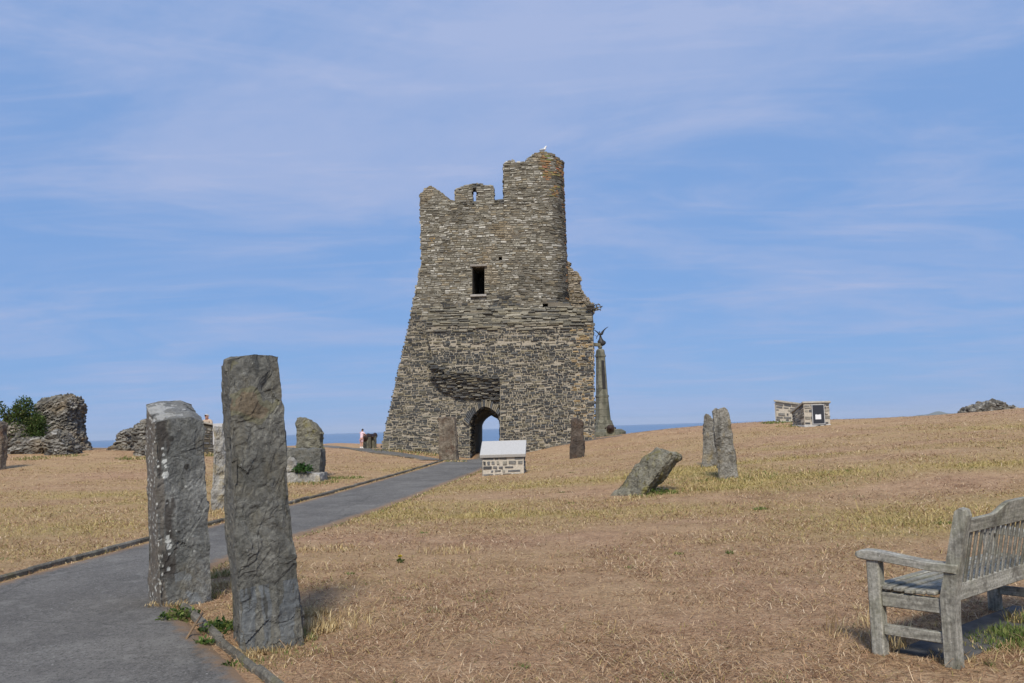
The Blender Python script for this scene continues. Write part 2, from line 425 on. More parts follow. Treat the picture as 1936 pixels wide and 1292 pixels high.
def strip(name, l, r, mat, nc=14, lift=0.02, edge=0.05):
    n = len(l); t = np.linspace(0, 1, nc)
    lj = l + np.c_[fbm(np.c_[l * 2.3, l[:, :1] * 0], 3, 3), np.zeros(n)] * edge
    rj = r + np.c_[fbm(np.c_[r * 2.3, r[:, :1] * 0], 3, 9), np.zeros(n)] * edge
    xy = lj[:, None] * (1 - t[None, :, None]) + rj[:, None] * t[None, :, None]
    z = terr_np(xy[..., 0], xy[..., 1]) + lift
    z[:, 0] -= lift * 1.6; z[:, -1] -= lift * 1.6
    v = np.c_[xy.reshape(-1, 2), z.ravel()]
    wd_ = np.hypot(*(lj - rj).T)[:, None]; ed = np.clip(1 - np.minimum(t, 1 - t)[None] * wd_ / .55, 0, 1).reshape(-1, 1)
    i = np.arange(n - 1)[:, None] * nc + np.arange(nc - 1)[None]
    i = i.ravel(); f = np.c_[i, i + 1, i + nc + 1, i + nc]
    return np_mesh(name, v, f, mat, np.repeat(ed, 3, 1))
def in_poly(x, y, poly):
    inside = np.zeros(len(x), bool); p = np.array(poly); j = len(p) - 1
    for i in range(len(p)):
        c = ((p[i, 1] > y) != (p[j, 1] > y)) & (x < (p[j, 0] - p[i, 0]) * (y - p[i, 1]) / (p[j, 1] - p[i, 1] + 1e-12) + p[i, 0])
        inside ^= c; j = i
    return inside
PATH_POLY = np.r_[_l, _r[::-1]]

def zone(x, y):
    """yellow-green liveliness of the turf, 0 .. 1"""
    d = np.hypot(x, y); z3 = np.zeros_like(x)
    n = fbm(np.c_[x * .16, y * .28, z3 + 3], 4, 2)
    band = np.exp(-((d - 19) / 6.5) ** 2) * np.where(x > -1, .78, .70) + np.exp(-((d - 33) / 10) ** 2) * .35 + .06
    g = band * (0.55 + 1.5 * n) + np.clip(n - .25, 0, 1) * .6
    n2 = fbm(np.c_[x * .9, y * 1.4, z3 + 8], 3, 4)
    g = g + np.clip(n2 - .42, 0, 1) * 1.5
    return np.clip(g, 0, 1)

gx = np.r_[np.arange(-140, -50, 6), np.arange(-50, -14, 1.0), np.arange(-14, 14, 0.3), np.arange(14, 50, 1.0), np.arange(50, 141, 6)]
gy = np.r_[np.arange(-40, -8, 2), np.arange(-8, 24, 0.3), np.arange(24, 62, 0.5), np.arange(62, 104, 1.0)]
GX, GY = np.meshgrid(gx, gy)
GZ = terr_np(GX, GY) + fbm(np.c_[GX.ravel() * .5, GY.ravel() * .5, GX.ravel() * 0], 3, 11).reshape(GX.shape) * 0.03
nx = len(gx); ii = (np.arange(len(gy) - 1)[:, None] * nx + np.arange(nx - 1)[None]).ravel()
gc = zone(GX.ravel(), GY.ravel())
def mat_ground():
    m = M('dry turf', 0.95)
    co = m.co('Object'); a = m.attr()
    big = m.noise(0.35, 5, 0.6, co); mid = m.noise(2.3, 5, 0.65, co); fine = m.noise(26, 5, 0.75, co); fib = m.noise(90, 3, 0.7, m.co(scale=(1, .5, 1)))
    c = m.ramp(mid, [(0.28, (0.215, 0.122, 0.068)), (0.5, (0.36, 0.217, 0.125)), (0.72, (0.47, 0.305, 0.185))])
    c = m.mix(m.ramp(big, [(0.42, 0.0), (0.68, 0.5)]), c, (0.43, 0.30, 0.15))
    yl = m.mix(mid, (0.42, 0.30, 0.10), (0.30, 0.235, 0.065))
    c = m.mix(m.math('MULTIPLY', a, 0.9, True), c, yl)
    gn = m.noise(1.1, 5, 0.7, co)
    gm = m.math('MULTIPLY', m.ramp(gn, [(0.5, 0.0), (0.66, 1.0)]), m.math('MULTIPLY', a, 1.1, True))
    c = m.mix(m.math('MULTIPLY', gm, 0.55), c, (0.13, 0.135, 0.035))
    c = m.mix(1.0, c, m.ramp(fine, [(0.25, 0.42), (0.5, 1.0), (0.78, 1.75)]), 'MULTIPLY')
    c = m.mix(1.0, c, m.ramp(fib, [(0.3, 0.72), (0.72, 1.3)]), 'MULTIPLY')
    for rz_, k_s in ((18, 0.0), (77, 1.7), (128, 3.1), (166, 5.2)):
        q_ = m.n.new('ShaderNodeMapping'); q_.inputs['Rotation'].default_value = (0, 0, R(rz_)); q_.inputs['Scale'].default_value = (8, 75, 1); q_.inputs['Location'].default_value = (k_s, k_s, 0)
        m.l.new(m.tc.outputs['Object'], q_.inputs[0]); f_n = m.noise(1.0, 2, .5, q_.outputs[0], .8)
        c = m.mix(m.math('MULTIPLY', m.ramp(f_n, [(.61, 0.0), (.69, 1.0)]), .55), c, (0.57, 0.415, 0.25))
    bare = m.noise(0.9, 6, .7, co, .5)
    c = m.mix(m.math('MULTIPLY', m.ramp(bare, [(.66, 0.0), (.74, 1.0)]), .6), c, (0.25, 0.185, 0.145))
    dk = m.noise(6.5, 5, .7, m.co(scale=(1, 1.6, 1)))
    c = m.mix(m.math('MULTIPLY', m.ramp(dk, [(.66, 0.0), (.73, 1.0)]), .75), c, (0.075, 0.052, 0.034))
    m.color(c); m.bump(fine, 0.9, 0.035); m.bump(fib, 0.7, 0.014)
    return m.m
ground = np_mesh('ground', np.c_[GX.ravel(), GY.ravel(), GZ.ravel()], np.c_[ii, ii + 1, ii + nx + 1, ii + nx], mat_ground(), np.repeat(gc[:, None], 3, 1))
tag(ground, kind='structure')

def mat_asphalt():
    m = M('worn asphalt', 0.9); co = m.co(); ed = m.attr()
    big = m.noise(0.55, 6, 0.62, co); fine = m.noise(150, 3, 0.75, co); pa = m.noise(3.3, 6, 0.68, m.co(scale=(1, .7, 1)), .4); md = m.noise(22, 5, 0.7, co)
    v = m.vor(48, co, 'F1', 'Color'); vd = m.vor(48, co)
    c = m.ramp(big, [(0.3, (0.094, 0.088, 0.079)), (0.5, (0.132, 0.124, 0.111)), (0.7, (0.178, 0.168, 0.150))])
    c = m.mix(1.0, c, m.ramp(fine, [(0.25, 0.40), (0.75, 1.65)]), 'MULTIPLY'); c = m.mix(1.0, c, m.ramp(md, [(0.3, 0.72), (0.7, 1.25)]), 'MULTIPLY')
    c = m.mix(m.math('MULTIPLY', m.ramp(pa, [(0.53, 0.0), (0.66, 1.0)]), 0.55), c, (0.235, 0.226, 0.20))
    c = m.mix(m.math('MULTIPLY', m.ramp(pa, [(0.30, 1.0), (0.37, 0.0)]), 0.5), c, (0.055, 0.053, 0.05))
    g = m.n.new('ShaderNodeRGBToBW'); m.l.new(v, g.inputs[0])
    chip = m.math('MULTIPLY', m.ramp(g.outputs[0], [(0.64, 0.0), (0.70, 1.0)]), m.ramp(vd, [(0.3, 1.0), (0.5, 0.0)]))
    chm = m.ramp(m.noise(1.3, 5, .65, co), [(.42, .18), (.62, .75)]); c = m.mix(m.math('MULTIPLY', chip, chm), c, (0.27, 0.262, 0.238)); dc = m.math('MULTIPLY', m.ramp(g.outputs[0], [(0.30, 1.0), (0.36, 0.0)]), m.ramp(vd, [(0.3, 1.0), (0.5, 0.0)])); c = m.mix(m.math('MULTIPLY', dc, .7), c, (.045, .043, .04))
    sp = m.vor(6.5, co); sn = m.noise(40, 3, .6, co)
    c = m.mix(m.ramp(m.math('ADD', sp, m.math('MULTIPLY', sn, .06)), [(0.065, 0.9), (0.085, 0.0)]), c, (0.42, 0.41, 0.38))
    cr = m.n.new('ShaderNodeTexVoronoi'); cr.feature = 'DISTANCE_TO_EDGE'; cr.inputs['Scale'].default_value = .42
    wv = m.n.new('ShaderNodeMix'); wv.data_type = 'RGBA'; wv.inputs[0].default_value = .22; nn = m.n.new('ShaderNodeTexNoise'); nn.inputs['Scale'].default_value = 2.2; nn.inputs['Detail'].default_value = 6
    m.l.new(co, nn.inputs['Vector']); m.l.new(co, wv.inputs[6]); m.l.new(nn.outputs['Color'], wv.inputs[7]); m.l.new(wv.outputs[2], cr.inputs['Vector'])
    c = m.mix(m.math('MULTIPLY', m.ramp(cr.outputs['Distance'], [(0.002, 1.0), (0.006, 0.0)]), .35), c, (0.04, 0.038, 0.034))
    dn = m.noise(7, 5, .7, co)
    dm = m.ramp(m.math('ADD', m.math('MULTIPLY', ed, 0.62), m.math('MULTIPLY', dn, .6)), [(0.62, 0.0), (0.80, 1.0)])
    c = m.mix(m.math('MULTIPLY', dm, .85), c, m.mix(fine, (0.17, 0.105, 0.06), (0.33, 0.22, 0.13)))
    m.color(c); m.bump(fine, 0.8, 0.010); m.bump(md, 0.4, 0.012)
    return m.m
MAT['asphalt'] = mat_asphalt()
tag(strip('path', _l, _r, MAT['asphalt'], 26, 0.022), kind='structure')
# branch path to the left of the tower, and the narrow one on its right
def branch(pxs, wid, name):
    pts = [G(*q) for q in pxs]; p = poly_at([(q.x, q.y) for q in pts], 60)
    t = np.gradient(p, axis=0); t /= np.hypot(*t.T)[:, None]; nrm = np.c_[-t[:, 1], t[:, 0]]
    return p + nrm * wid / 2, p - nrm * wid / 2
bl, br = branch([(832, 871), (800, 866), (750, 859), (700, 853), (650, 847), (610, 844), (560, 843)], 1.9, 'b')
tag(strip('path', bl, br, MAT['asphalt'], 8, 0.03), kind='structure')
cl, cr = branch([(990, 856), (1030, 848), (1080, 839), (1130, 831), (1175, 824)], 1.0, 'c')
tag(strip('path', cl, cr, MAT['asphalt'], 6, 0.03), kind='structure')

# ------------------------------------------------------------------ sea and far land
def mat_sea():
    m = M('sea water', 0.28); m.b.inputs['Specular IOR Level'].default_value = 0.35
    co = m.co('Object'); st = m.noise(1.0, 5, 0.6, m.co(scale=(0.0006, 0.0022, 1))); s2 = m.noise(1.0, 4, 0.6, m.co(scale=(0.004, 0.02, 1)))
    c = m.ramp(m.math('ADD', m.math('MULTIPLY', st, .7), m.math('MULTIPLY', s2, .3)), [(0.35, (0.075, 0.135, 0.225)), (0.65, (0.115, 0.20, 0.32))])
    m.color(c); wv = m.noise(0.25, 6, 0.65, co); m.bump(wv, 1.0, 1.6)
    return m.m
sx = np.array([-48000, -8000, -1500, -200, 200, 1500, 8000, 48000.0]); sy = np.array([-300, 55, 400, 2000, 9000, 30000, 58000.0])
SX, SY = np.meshgrid(sx, sy); i_ = (np.arange(len(sy) - 1)[:, None] * len(sx) + np.arange(len(sx) - 1)[None]).ravel()
tag(np_mesh('sea', np.c_[SX.ravel(), SY.ravel(), SX.ravel() * 0 - 18], np.c_[i_, i_ + 1, i_ + len(sx) + 1, i_ + len(sx)], mat_sea(), smooth=False), kind='structure')
def far_hills():
    v, f = [], []; Y0 = 32000
    n = 60; rows = 8
    prof = lambda u: 30 + 120 * math.exp(-((u - .42) / .11) ** 2) + 60 * math.exp(-((u - .62) / .18) ** 2) + 20 * math.sin(u * 31)
    for j in range(rows):
        t = j / (rows - 1)
        for i in range(n):
            u = i / (n - 1); e = min(1, u / .1, (1 - u) / .1)
            p = P(1690 + 190 * u, 786, Y0 + 5000 * t)
            v.append((p.x, p.y, -20 + prof(u) * e * math.sin(math.pi * min(t, .5) if t < .5 else math.pi * t)))
    for j in range(rows - 1):
        for i in range(n - 1): a = j * n + i; f.append((a, a + 1, a + n + 1, a + n))
    return np_mesh('hills', v, f, mat_plain('heath hills', (0.10, 0.11, 0.07), 0.95, 0.2, .001, 0))
tag(far_hills(), kind='structure')

# ------------------------------------------------------------------ masonry kit
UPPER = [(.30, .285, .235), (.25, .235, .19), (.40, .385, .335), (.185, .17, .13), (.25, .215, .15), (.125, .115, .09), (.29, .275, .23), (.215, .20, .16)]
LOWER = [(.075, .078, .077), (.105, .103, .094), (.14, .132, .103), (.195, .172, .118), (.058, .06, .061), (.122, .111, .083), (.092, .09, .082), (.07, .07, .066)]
RUIN = [(.14, .135, .12), (.20, .192, .172), (.095, .09, .08), (.07, .066, .06), (.16, .145, .115), (.27, .26, .235)]
PLINTH = [(.09, .094, .10), (.135, .133, .128), (.24, .225, .19), (.07, .071, .075), (.16, .14, .115), (.19, .185, .172), (.11, .11, .112)]
def pick(pal, x=0.0, z=0.0):
    c = random.choice(pal); k = random.uniform(.78, 1.2)
    return tuple(min(.9, q * k) for q in c)
def lay(mb, fmap, spans, v0, v1, colf, rh=(.10, .17), ln=(.18, .5), joint=.014, prot=(0.0, .05), rough=.012, mi=1, wave=0.0, mbf=None):
    """courses of irregular stones. fmap(u, v, h) -> point; spans(v) -> [(u0, u1)]"""
    if wave:
        f0 = fmap; ph = random.uniform(0, 9)
        fmap = lambda u, v, h: f0(u, v + wave * (math.sin(u * 1.1 + v * .6 + ph) + .7 * math.sin(u * 2.7 - v * 1.3) + .5 * math.sin(u * 6.1 + v * 2.2)), h)
    v = v0
    while v < v1 - .03:
        h = min(random.uniform(*rh), v1 - v)
        if random.random() < .14: h *= .6
        for (a, b) in spans(v + h * .5):
            u = a
            while u < b - .02:
                l = random.uniform(*ln) * (1 if h > rh[0] else 1.2)
                if random.random() < .12: l *= .45
                if b - (u + l) < ln[0] * .6: l = b - u
                va, vb = v, v + h
                j = joint * random.uniform(.5, 1.5)
                if l > 2.4 * j and h > 2.2 * j:
                    pr = random.uniform(*prot); c = colf(u + l / 2, v + h / 2)
                    r_ = lambda: random.uniform(-rough, rough)
                    us, ue, ws, we = u + j / 2, u + l - j / 2, va + j / 2 + r_() * .6, vb - j / 2 + r_() * .6
                    B = [(us, ws), (ue, ws + r_()), (ue, we), (us, we + r_())]
                    base = [fmap(x, y, -.06) for x, y in B]
                    ch = min(.02, h * .16)
                    Fq = [(us + ch * random.random(), ws + ch * random.random()), (ue - ch * random.random(), ws + ch * random.random()),
                          (ue - ch * random.random(), we - ch * random.random()), (us + ch * random.random(), we - ch * random.random())]
                    fr = [fmap(x, y, pr + r_() * 1.2) for x, y in Fq]
                    (mbf(u + l / 2) if mbf else mb).add(base + fr, [(4, 5, 6, 7), (0, 1, 5, 4), (1, 2, 6, 5), (2, 3, 7, 6), (3, 0, 4, 7)], c, mi)
                u += l
        v += h
def poly_spans(poly, holes=()):
    loops = [poly] + list(holes)
    def f(z):
        xs = []
        for lp in loops:
            for i in range(len(lp)):
                (x0, z0), (x1, z1) = lp[i], lp[(i + 1) % len(lp)]
                if (z0 > z) != (z1 > z): xs.append(x0 + (z - z0) * (x1 - x0) / (z1 - z0))
        xs.sort(); return [(xs[i], xs[i + 1]) for i in range(0, len(xs) - 1, 2)]
    return f
def bil(p00, p10, p11, p01):
    p00, p10, p11, p01 = map(Vector, (p00, p10, p11, p01))
    n = (p10 - p00 + p11 - p01).cross(p01 - p00 + p11 - p10).normalized()
    W_ = ((p10 - p00).length + (p11 - p01).length) / 2; H_ = ((p01 - p00).length + (p11 - p10).length) / 2
    def f(u, v, h):
        a, b = u / max(W_, 1e-6), v / max(H_, 1e-6)
        return p00 * (1 - a) * (1 - b) + p10 * a * (1 - b) + p11 * a * b + p01 * (1 - a) * b + n * h
    return f, W_, H_
def lay_quad(mb, q, colf, **k):
    f, W_, H_ = bil(*q)
    if W_ < .03 or H_ < .03: return
    lay(mb, f, lambda v: [(0, W_)], 0, H_, colf, **k)
def core(mb, front, back, holes=(), inset=0.0):
    """closed solid between two 3-D loops; holes = [(loop3d, depth vector)]"""
    n = len(front); b0 = len(mb.v)
    allp = [list(front)] + [h[0] for h in holes]
    tri = tessellate_polygon([[Vector((p.x, p.z, 0)) for p in lp] for lp in allp])
    flat = [p for lp in allp for p in lp]
    def orient(t, pts, want):
        a, b, c = (pts[i] for i in t); nn = (b - a).cross(c - a)
        return t if nn.y * want > 0 else t[::-1]
    mb.add(flat, [orient(t, flat, -1) for t in tri])
    tri = tessellate_polygon([[Vector((p.x, p.z, 0)) for p in back]])
    mb.add(back, [orient(t, back, 1) for t in tri])
    mb.add(list(front) + list(back), [(i, n + i, n + (i + 1) % n, (i + 1) % n) for i in range(n)])
    for lp, d in holes:
        m = len(lp); bk = [p + d for p in lp]
        mb.add(list(lp) + bk, [(i, (i + 1) % m, m + (i + 1) % m, m + i) for i in range(m)] + [tuple(range(m, 2 * m))])
def prism(mb, front, back, colf, holes=(), sides=None, side_depth=2.0, side_skip=(), front_kw={}, side_kw={}):
    """core plus stones on the front face and along every side; front must lie in a plane y = const"""
    core(mb, front, back, holes)
    y = front[0].y; poly = [(p.x, p.z) for p in front]; hl = [[(p.x, p.z) for p in h[0]] for h in holes]
    zs = [p[1] for p in poly]
    if front_kw is not None: lay(mb, lambda u, v, h: (u, y - h, v), poly_spans(poly, hl), min(zs), max(zs), colf, **front_kw)
    n = len(front); area = sum(poly[i][0] * poly[(i + 1) % n][1] - poly[(i + 1) % n][0] * poly[i][1] for i in range(n))
    for i in range(n):
        if i in side_skip: continue
        a, b, ba, bb = front[i], front[(i + 1) % n], back[i], back[(i + 1) % n]
        da, db = ba - a, bb - b
        ka = min(1, side_depth / max(da.length, 1e-6)); kb = min(1, side_depth / max(db.length, 1e-6))
        e_ = b - a
        if abs(e_.x) > abs(e_.z): q = (a, b, b + db * kb, a + da * ka)        # flat edge: courses run along it
        else: q = (a, a + da * ka, b + db * kb, b)                             # upright edge: courses run into the depth
        f, W_, H_ = bil(*q)
        mid = sum((Vector(x) for x in q), Vector()) / 4
        tri_n = f(W_ / 2, H_ / 2, 1) - f(W_ / 2, H_ / 2, 0)
        e = Vector((b.x - a.x, 0, b.z - a.z)); out = Vector((e.z, 0, -e.x)) * (1 if area > 0 else -1)
        sg = 1 if tri_n.dot(out) > 0 else -1
        aw = (a.x + b.x) / 2; az = (a.z + b.z) / 2
        lay(mb, (lambda u, v, h, f=f, sg=sg: f(u, v, h * sg)), (lambda v, W_=W_: [(0, W_)]), 0, H_, (lambda u, v, aw=aw, az=az: colf(aw, az)), **side_kw)
def PL_(pts, Y): return [P(x, y, Y) for x, y in pts]
def jitter_line(pts, amp, step):
    """ragged, stepped outline through the given picture points"""
    out = []
    for (a, b) in zip(pts[:-1], pts[1:]):
        n = max(1, int(math.hypot(b[0] - a[0], b[1] - a[1]) / step)); out.append(a)
        for k in range(1, n):
            t = k / n; out.append((a[0] + (b[0] - a[0]) * t + random.uniform(-amp, amp), a[1] + (b[1] - a[1]) * t + random.uniform(-amp, amp)))
    return out + [pts[-1]]

# ------------------------------------------------------------------ the ruined tower
YW = 48.4                                       # plane of the main wall
tb = P(925, 866, YW); tb.z = terr(tb.x, YW)
tower = empty('castle_tower', tb, 'tall ruined castle tower of grey rubble stone with a pointed arch at the foot', 'tower')
def colT(x, z):
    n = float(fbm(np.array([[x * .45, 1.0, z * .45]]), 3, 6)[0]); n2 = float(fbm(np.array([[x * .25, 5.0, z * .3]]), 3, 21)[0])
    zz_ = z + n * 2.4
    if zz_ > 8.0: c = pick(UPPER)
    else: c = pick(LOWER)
    if z > 6.5:
        if n2 > .28: c = tuple(a * .6 + b * .4 for a, b in zip(c, (.27, .20, .11)))
        if n2 < -.25: c = tuple(a * .62 for a in c)
        och = float(fbm(np.array([[x * .6, 9.0, z * .6]]), 3, 33)[0])
        if och > .52 and random.random() < .4: c = (.33, .22, .08)
    if z < 8 and x > 3.2 and random.random() < .3: c = (.30, .215, .11)      # warmer quoins at the right corner
    return c
FINE = dict(rh=(.06, .135), ln=(.10, .42), joint=.020, prot=(0.0, .055), rough=.014, wave=.028)
LOWK = dict(rh=(.055, .135), ln=(.10, .40), joint=.025, prot=(0.01, .07), rough=.018, wave=.02)
SIDE = dict(rh=(.10, .18), ln=(.2, .55), joint=.02, prot=(0.0, .09), rough=.02)
ROUGHTOP = dict(rh=(.12, .22), ln=(.25, .6), joint=.015, prot=(0.0, .12), rough=.03)
# outline of the main wall, clockwise from the foot of the left batter; the arch is a notch in its foot
left_edge = jitter_line([(720, 892), (722, 848), (733, 795), (745, 740), (757, 685), (770, 630), (779, 585), (787, 545), (793, 515), (797, 500), (796, 430), (795, 384)], .8, 9)
arch_n = [(947, 892), (947, 800), (943, 788), (936, 779), (926, 772), (916, 769), (908, 772), (900, 778), (892, 788), (888, 800), (888, 892)]
arch_f = [(950, 892), (950, 803), (946, 797), (940, 792), (934, 789), (929, 786), (924, 789), (919, 793), (915, 798), (912, 805), (912, 892)]
top_r = [(953, 384), (953, 309), (960, 306), (966, 304), (973, 307), (984, 308), (992, 307), (996, 302), (1004, 297), (1010, 292), (1022, 291), (1023, 572), (1076, 572), (1079, 584), (1116, 584), (1121, 892)]
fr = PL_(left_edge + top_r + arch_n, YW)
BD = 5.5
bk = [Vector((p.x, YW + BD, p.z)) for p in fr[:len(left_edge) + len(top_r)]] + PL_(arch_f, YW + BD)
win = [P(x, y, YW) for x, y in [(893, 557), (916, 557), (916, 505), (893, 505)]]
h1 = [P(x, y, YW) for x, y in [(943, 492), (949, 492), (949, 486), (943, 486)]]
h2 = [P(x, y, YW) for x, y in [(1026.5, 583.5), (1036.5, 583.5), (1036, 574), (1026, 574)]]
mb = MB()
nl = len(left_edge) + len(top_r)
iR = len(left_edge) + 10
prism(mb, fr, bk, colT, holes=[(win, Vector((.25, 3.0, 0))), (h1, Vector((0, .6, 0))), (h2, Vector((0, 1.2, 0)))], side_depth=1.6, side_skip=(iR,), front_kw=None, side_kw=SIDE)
wall_mb = mb
# lintel and jamb stones of the window
mb = MB()
mb.box(P(904.5, 502.5, YW - .03), (.46, 0, 0), (0, .12, 0), (0, 0, .06), (.24, .22, .19), 1, .015)
mb.build('lintel', [MAT['tower_mortar'], MAT['stone']], tower)
mb = MB(); mb.box(P(904.5, 559.5, YW - .04), (.44, 0, 0), (0, .14, 0), (0, 0, .06), (.33, .31, .28), 1, .015)
mb.build('sill', [MAT['tower_mortar'], MAT['stone']], tower)
# battlements: thin merlons standing on the wall head
def merlon(pts, skip=(), name='merlon'):
    mb = MB(); f_ = PL_(pts, YW); b_ = [p + Vector((0, .75, 0)) for p in f_]
    prism(mb, f_, b_, colT, side_depth=.75, side_skip=skip, front_kw=FINE, side_kw=dict(ROUGHTOP, prot=(0, .06))); return mb.build(name, [MAT['tower_mortar'], MAT['stone']], tower)
merlon([(795, 385.5), (794, 366), (800, 363), (801, 358), (808, 356), (813, 352), (819, 354), (823, 358), (829, 361), (836, 365), (842, 371), (847, 375), (852, 379), (861, 380), (861, 385.5)])
merlon([(861, 386), (861, 358), (870, 355), (876, 353), (884, 350.5), (889, 349.5), (894.3, 349), (894.3, 362), (891.8, 363.5), (891.8, 367), (894.3, 369), (894.3, 386)], skip=(6, 7, 8, 9, 10))
merlon([(900, 386), (900, 369), (903.5, 367.5), (903.5, 364), (900, 362), (900, 348), (905, 348.5), (914, 350), (925, 351), (933, 352.5), (934.5, 386)], skip=(0, 1, 2, 3, 4))
# stones bridging the arrow slit above and below, low parapet beside the turret
for nm, (x0, y0, x1, y1) in (('slit_lintel', (892, 357.5, 902.5, 346.5)), ('slit_sill', (892.5, 386.5, 901.5, 380.5)), ('parapet', (935, 386, 953, 377))):
    mb = MB(); a, b = P(x0, y0, YW - .01), P(x1, y1, YW - .01)
    lay_quad(mb, (a, Vector((b.x, a.y, a.z)), Vector((b.x, a.y, b.z)), Vector((a.x, a.y, b.z))), colT, **FINE)
    mb.box(((a.x + b.x) / 2, a.y + .36, (a.z + b.z) / 2), (abs(b.x - a.x) / 2, 0, 0), (0, .32, 0), (0, 0, abs(b.z - a.z) / 2))
    mb.build(nm, [MAT['tower_mortar'], MAT['stone']], tower)
# round flank of the stair turret: a curved wall continuing the flat face
mb = MB()
xc = P(1022.3, 450, YW).x; R_T = P(1070, 450, YW + 1.4).x - xc
zt = [P(1022, 290, YW).z, P(1030, 288, YW).z, P(1066, 298, YW).z]; zb = P(1040, 571, YW).z
def ztop(s):                                      # s = angle from the front
    return np.interp(s, [0, .25, .6, 1.57, 2.4, 3.2], [zt[0], zt[1], zt[1] - .12, zt[2] - .1, zt[2] - .4, zt[2] - .9])
def tx(z): return 1 + (P(1070, 450, YW + 1.4).z - z) * .004
def cyl(u, v, h):
    a = u / R_T; r_ = (R_T + h) * tx(v)
    return (xc + math.sin(a) * r_, YW + R_T - math.cos(a) * (R_T + h), v)
na = 40; amax = math.pi
vs = []
for k in range(na + 1):
    a = amax * k / na; vs.append(cyl(a * R_T, zb, 0)); vs.append(cyl(a * R_T, float(ztop(a)), 0))
fs = [(2 * k, 2 * k + 2, 2 * k + 3, 2 * k + 1) for k in range(na)]
vs += [(xc, YW + R_T, float(zt[0]) - .1)]
fs += [(2 * k + 1, 2 * k + 3, len(vs) - 1) for k in range(na)]
mb.add(vs, fs)
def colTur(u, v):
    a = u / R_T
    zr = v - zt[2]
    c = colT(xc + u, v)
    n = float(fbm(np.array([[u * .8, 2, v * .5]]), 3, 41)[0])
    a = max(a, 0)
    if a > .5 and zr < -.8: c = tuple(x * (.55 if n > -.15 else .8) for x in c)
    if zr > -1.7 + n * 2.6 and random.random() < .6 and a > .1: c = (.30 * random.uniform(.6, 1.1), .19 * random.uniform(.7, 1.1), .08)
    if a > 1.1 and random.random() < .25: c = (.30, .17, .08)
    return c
def tspan(v):
    if v < zt[2] - .9: return [(0, amax * R_T)]
    an = np.linspace(0, amax, 120); ok = ztop(an) > v
    if not ok.any(): return []
    i0, i1 = np.argmax(ok), len(ok) - 1 - np.argmax(ok[::-1]); return [(an[i0] * R_T, an[i1] * R_T)]
zlow = min(p.z for p in fr); wspan = poly_spans([(p.x, p.z) for p in fr], [[(p.x, p.z) for p in q_] for q_ in (win, h1, h2)])
def both(v):
    s_ = list(wspan(v))
    if v > zb + .02:
        t_ = [(xc + a, xc + b) for a, b in tspan(v)]
        if s_ and t_ and abs(s_[-1][1] - xc) < .12 and t_[0][0] < xc + .05: s_[-1] = (s_[-1][0], t_[0][1])
        elif t_: s_ += t_
    return s_
def wrap(u, v, h): return (u, YW - h, v) if u <= xc else cyl(u - xc, v, h)
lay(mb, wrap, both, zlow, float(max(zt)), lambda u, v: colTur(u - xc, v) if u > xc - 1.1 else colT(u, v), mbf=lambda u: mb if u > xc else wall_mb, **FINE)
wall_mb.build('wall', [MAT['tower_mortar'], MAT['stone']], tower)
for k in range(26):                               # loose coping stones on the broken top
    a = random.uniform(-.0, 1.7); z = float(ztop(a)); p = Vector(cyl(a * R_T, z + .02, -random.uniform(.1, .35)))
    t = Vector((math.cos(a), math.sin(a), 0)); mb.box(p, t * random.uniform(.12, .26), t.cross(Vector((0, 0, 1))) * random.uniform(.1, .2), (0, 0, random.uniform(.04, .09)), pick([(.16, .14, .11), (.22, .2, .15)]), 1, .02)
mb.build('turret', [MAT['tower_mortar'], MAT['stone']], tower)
# ragged remnant of the wall right of the turret
mb = MB()
sh = [(1015, 590), (1015, 497), (1072, 496), (1078, 496.5), (1078, 499), (1074, 500), (1081, 508), (1086, 514), (1092, 514.5), (1094, 520), (1099, 527), (1093, 532), (1092, 536), (1099, 541), (1099, 548), (1104, 556), (1110, 562), (1113, 568), (1117, 572), (1121, 581), (1123, 592)]
f_ = PL_(sh, YW + 1.45); b_ = [p + Vector((0, 2.4, 0)) for p in f_]
colS = lambda x, z: tuple(a * .65 + b * .35 for a, b in zip(pick([(.28, .25, .2), (.2, .18, .14), (.33, .3, .26), (.24, .18, .11)]), (.26, .20, .12)))
prism(mb, f_, b_, colS, side_depth=2.4, front_kw=dict(FINE, prot=(0, .1)), side_kw=ROUGHTOP)
mb.build('broken_wall', [MAT['tower_mortar'], MAT['stone']], tower)
# thick lower masonry that stands forward of the wall, its left part undercut above the arch
YB = YW - .62
bf = [(805, 617), (809, 640), (815, 662), (817, 680), (821, 698), (829, 709), (868, 719), (910, 724), (946, 727), (946, 892), (1124, 892), (1123.5, 800), (1122, 700), (1120.5, 617)]
bb = [(814, 583), (812, 642), (819, 672), (826, 700), (838, 735), (848, 744), (876, 754), (910, 757), (948, 757), (948, 892), (1123, 892), (1122.5, 800), (1120, 700), (1117, 582)]
f_ = PL_(bf, YB); b_ = PL_(bb, YW + .03)
mb = MB()
def colB(x, z):
    c = colT(x, z)
    if z > 7.4: c = tuple(a * .5 + b * .5 for a, b in zip(c, random.choice([(.19, .17, .12), (.14, .13, .10), (.23, .21, .16)])))
    return c
prism(mb, f_, b_, colB, side_depth=3, side_skip=(13,), front_kw=LOWK, side_kw=dict(rh=(.06, .12), ln=(.25, .7), joint=.015, prot=(0, .08), rough=.02))
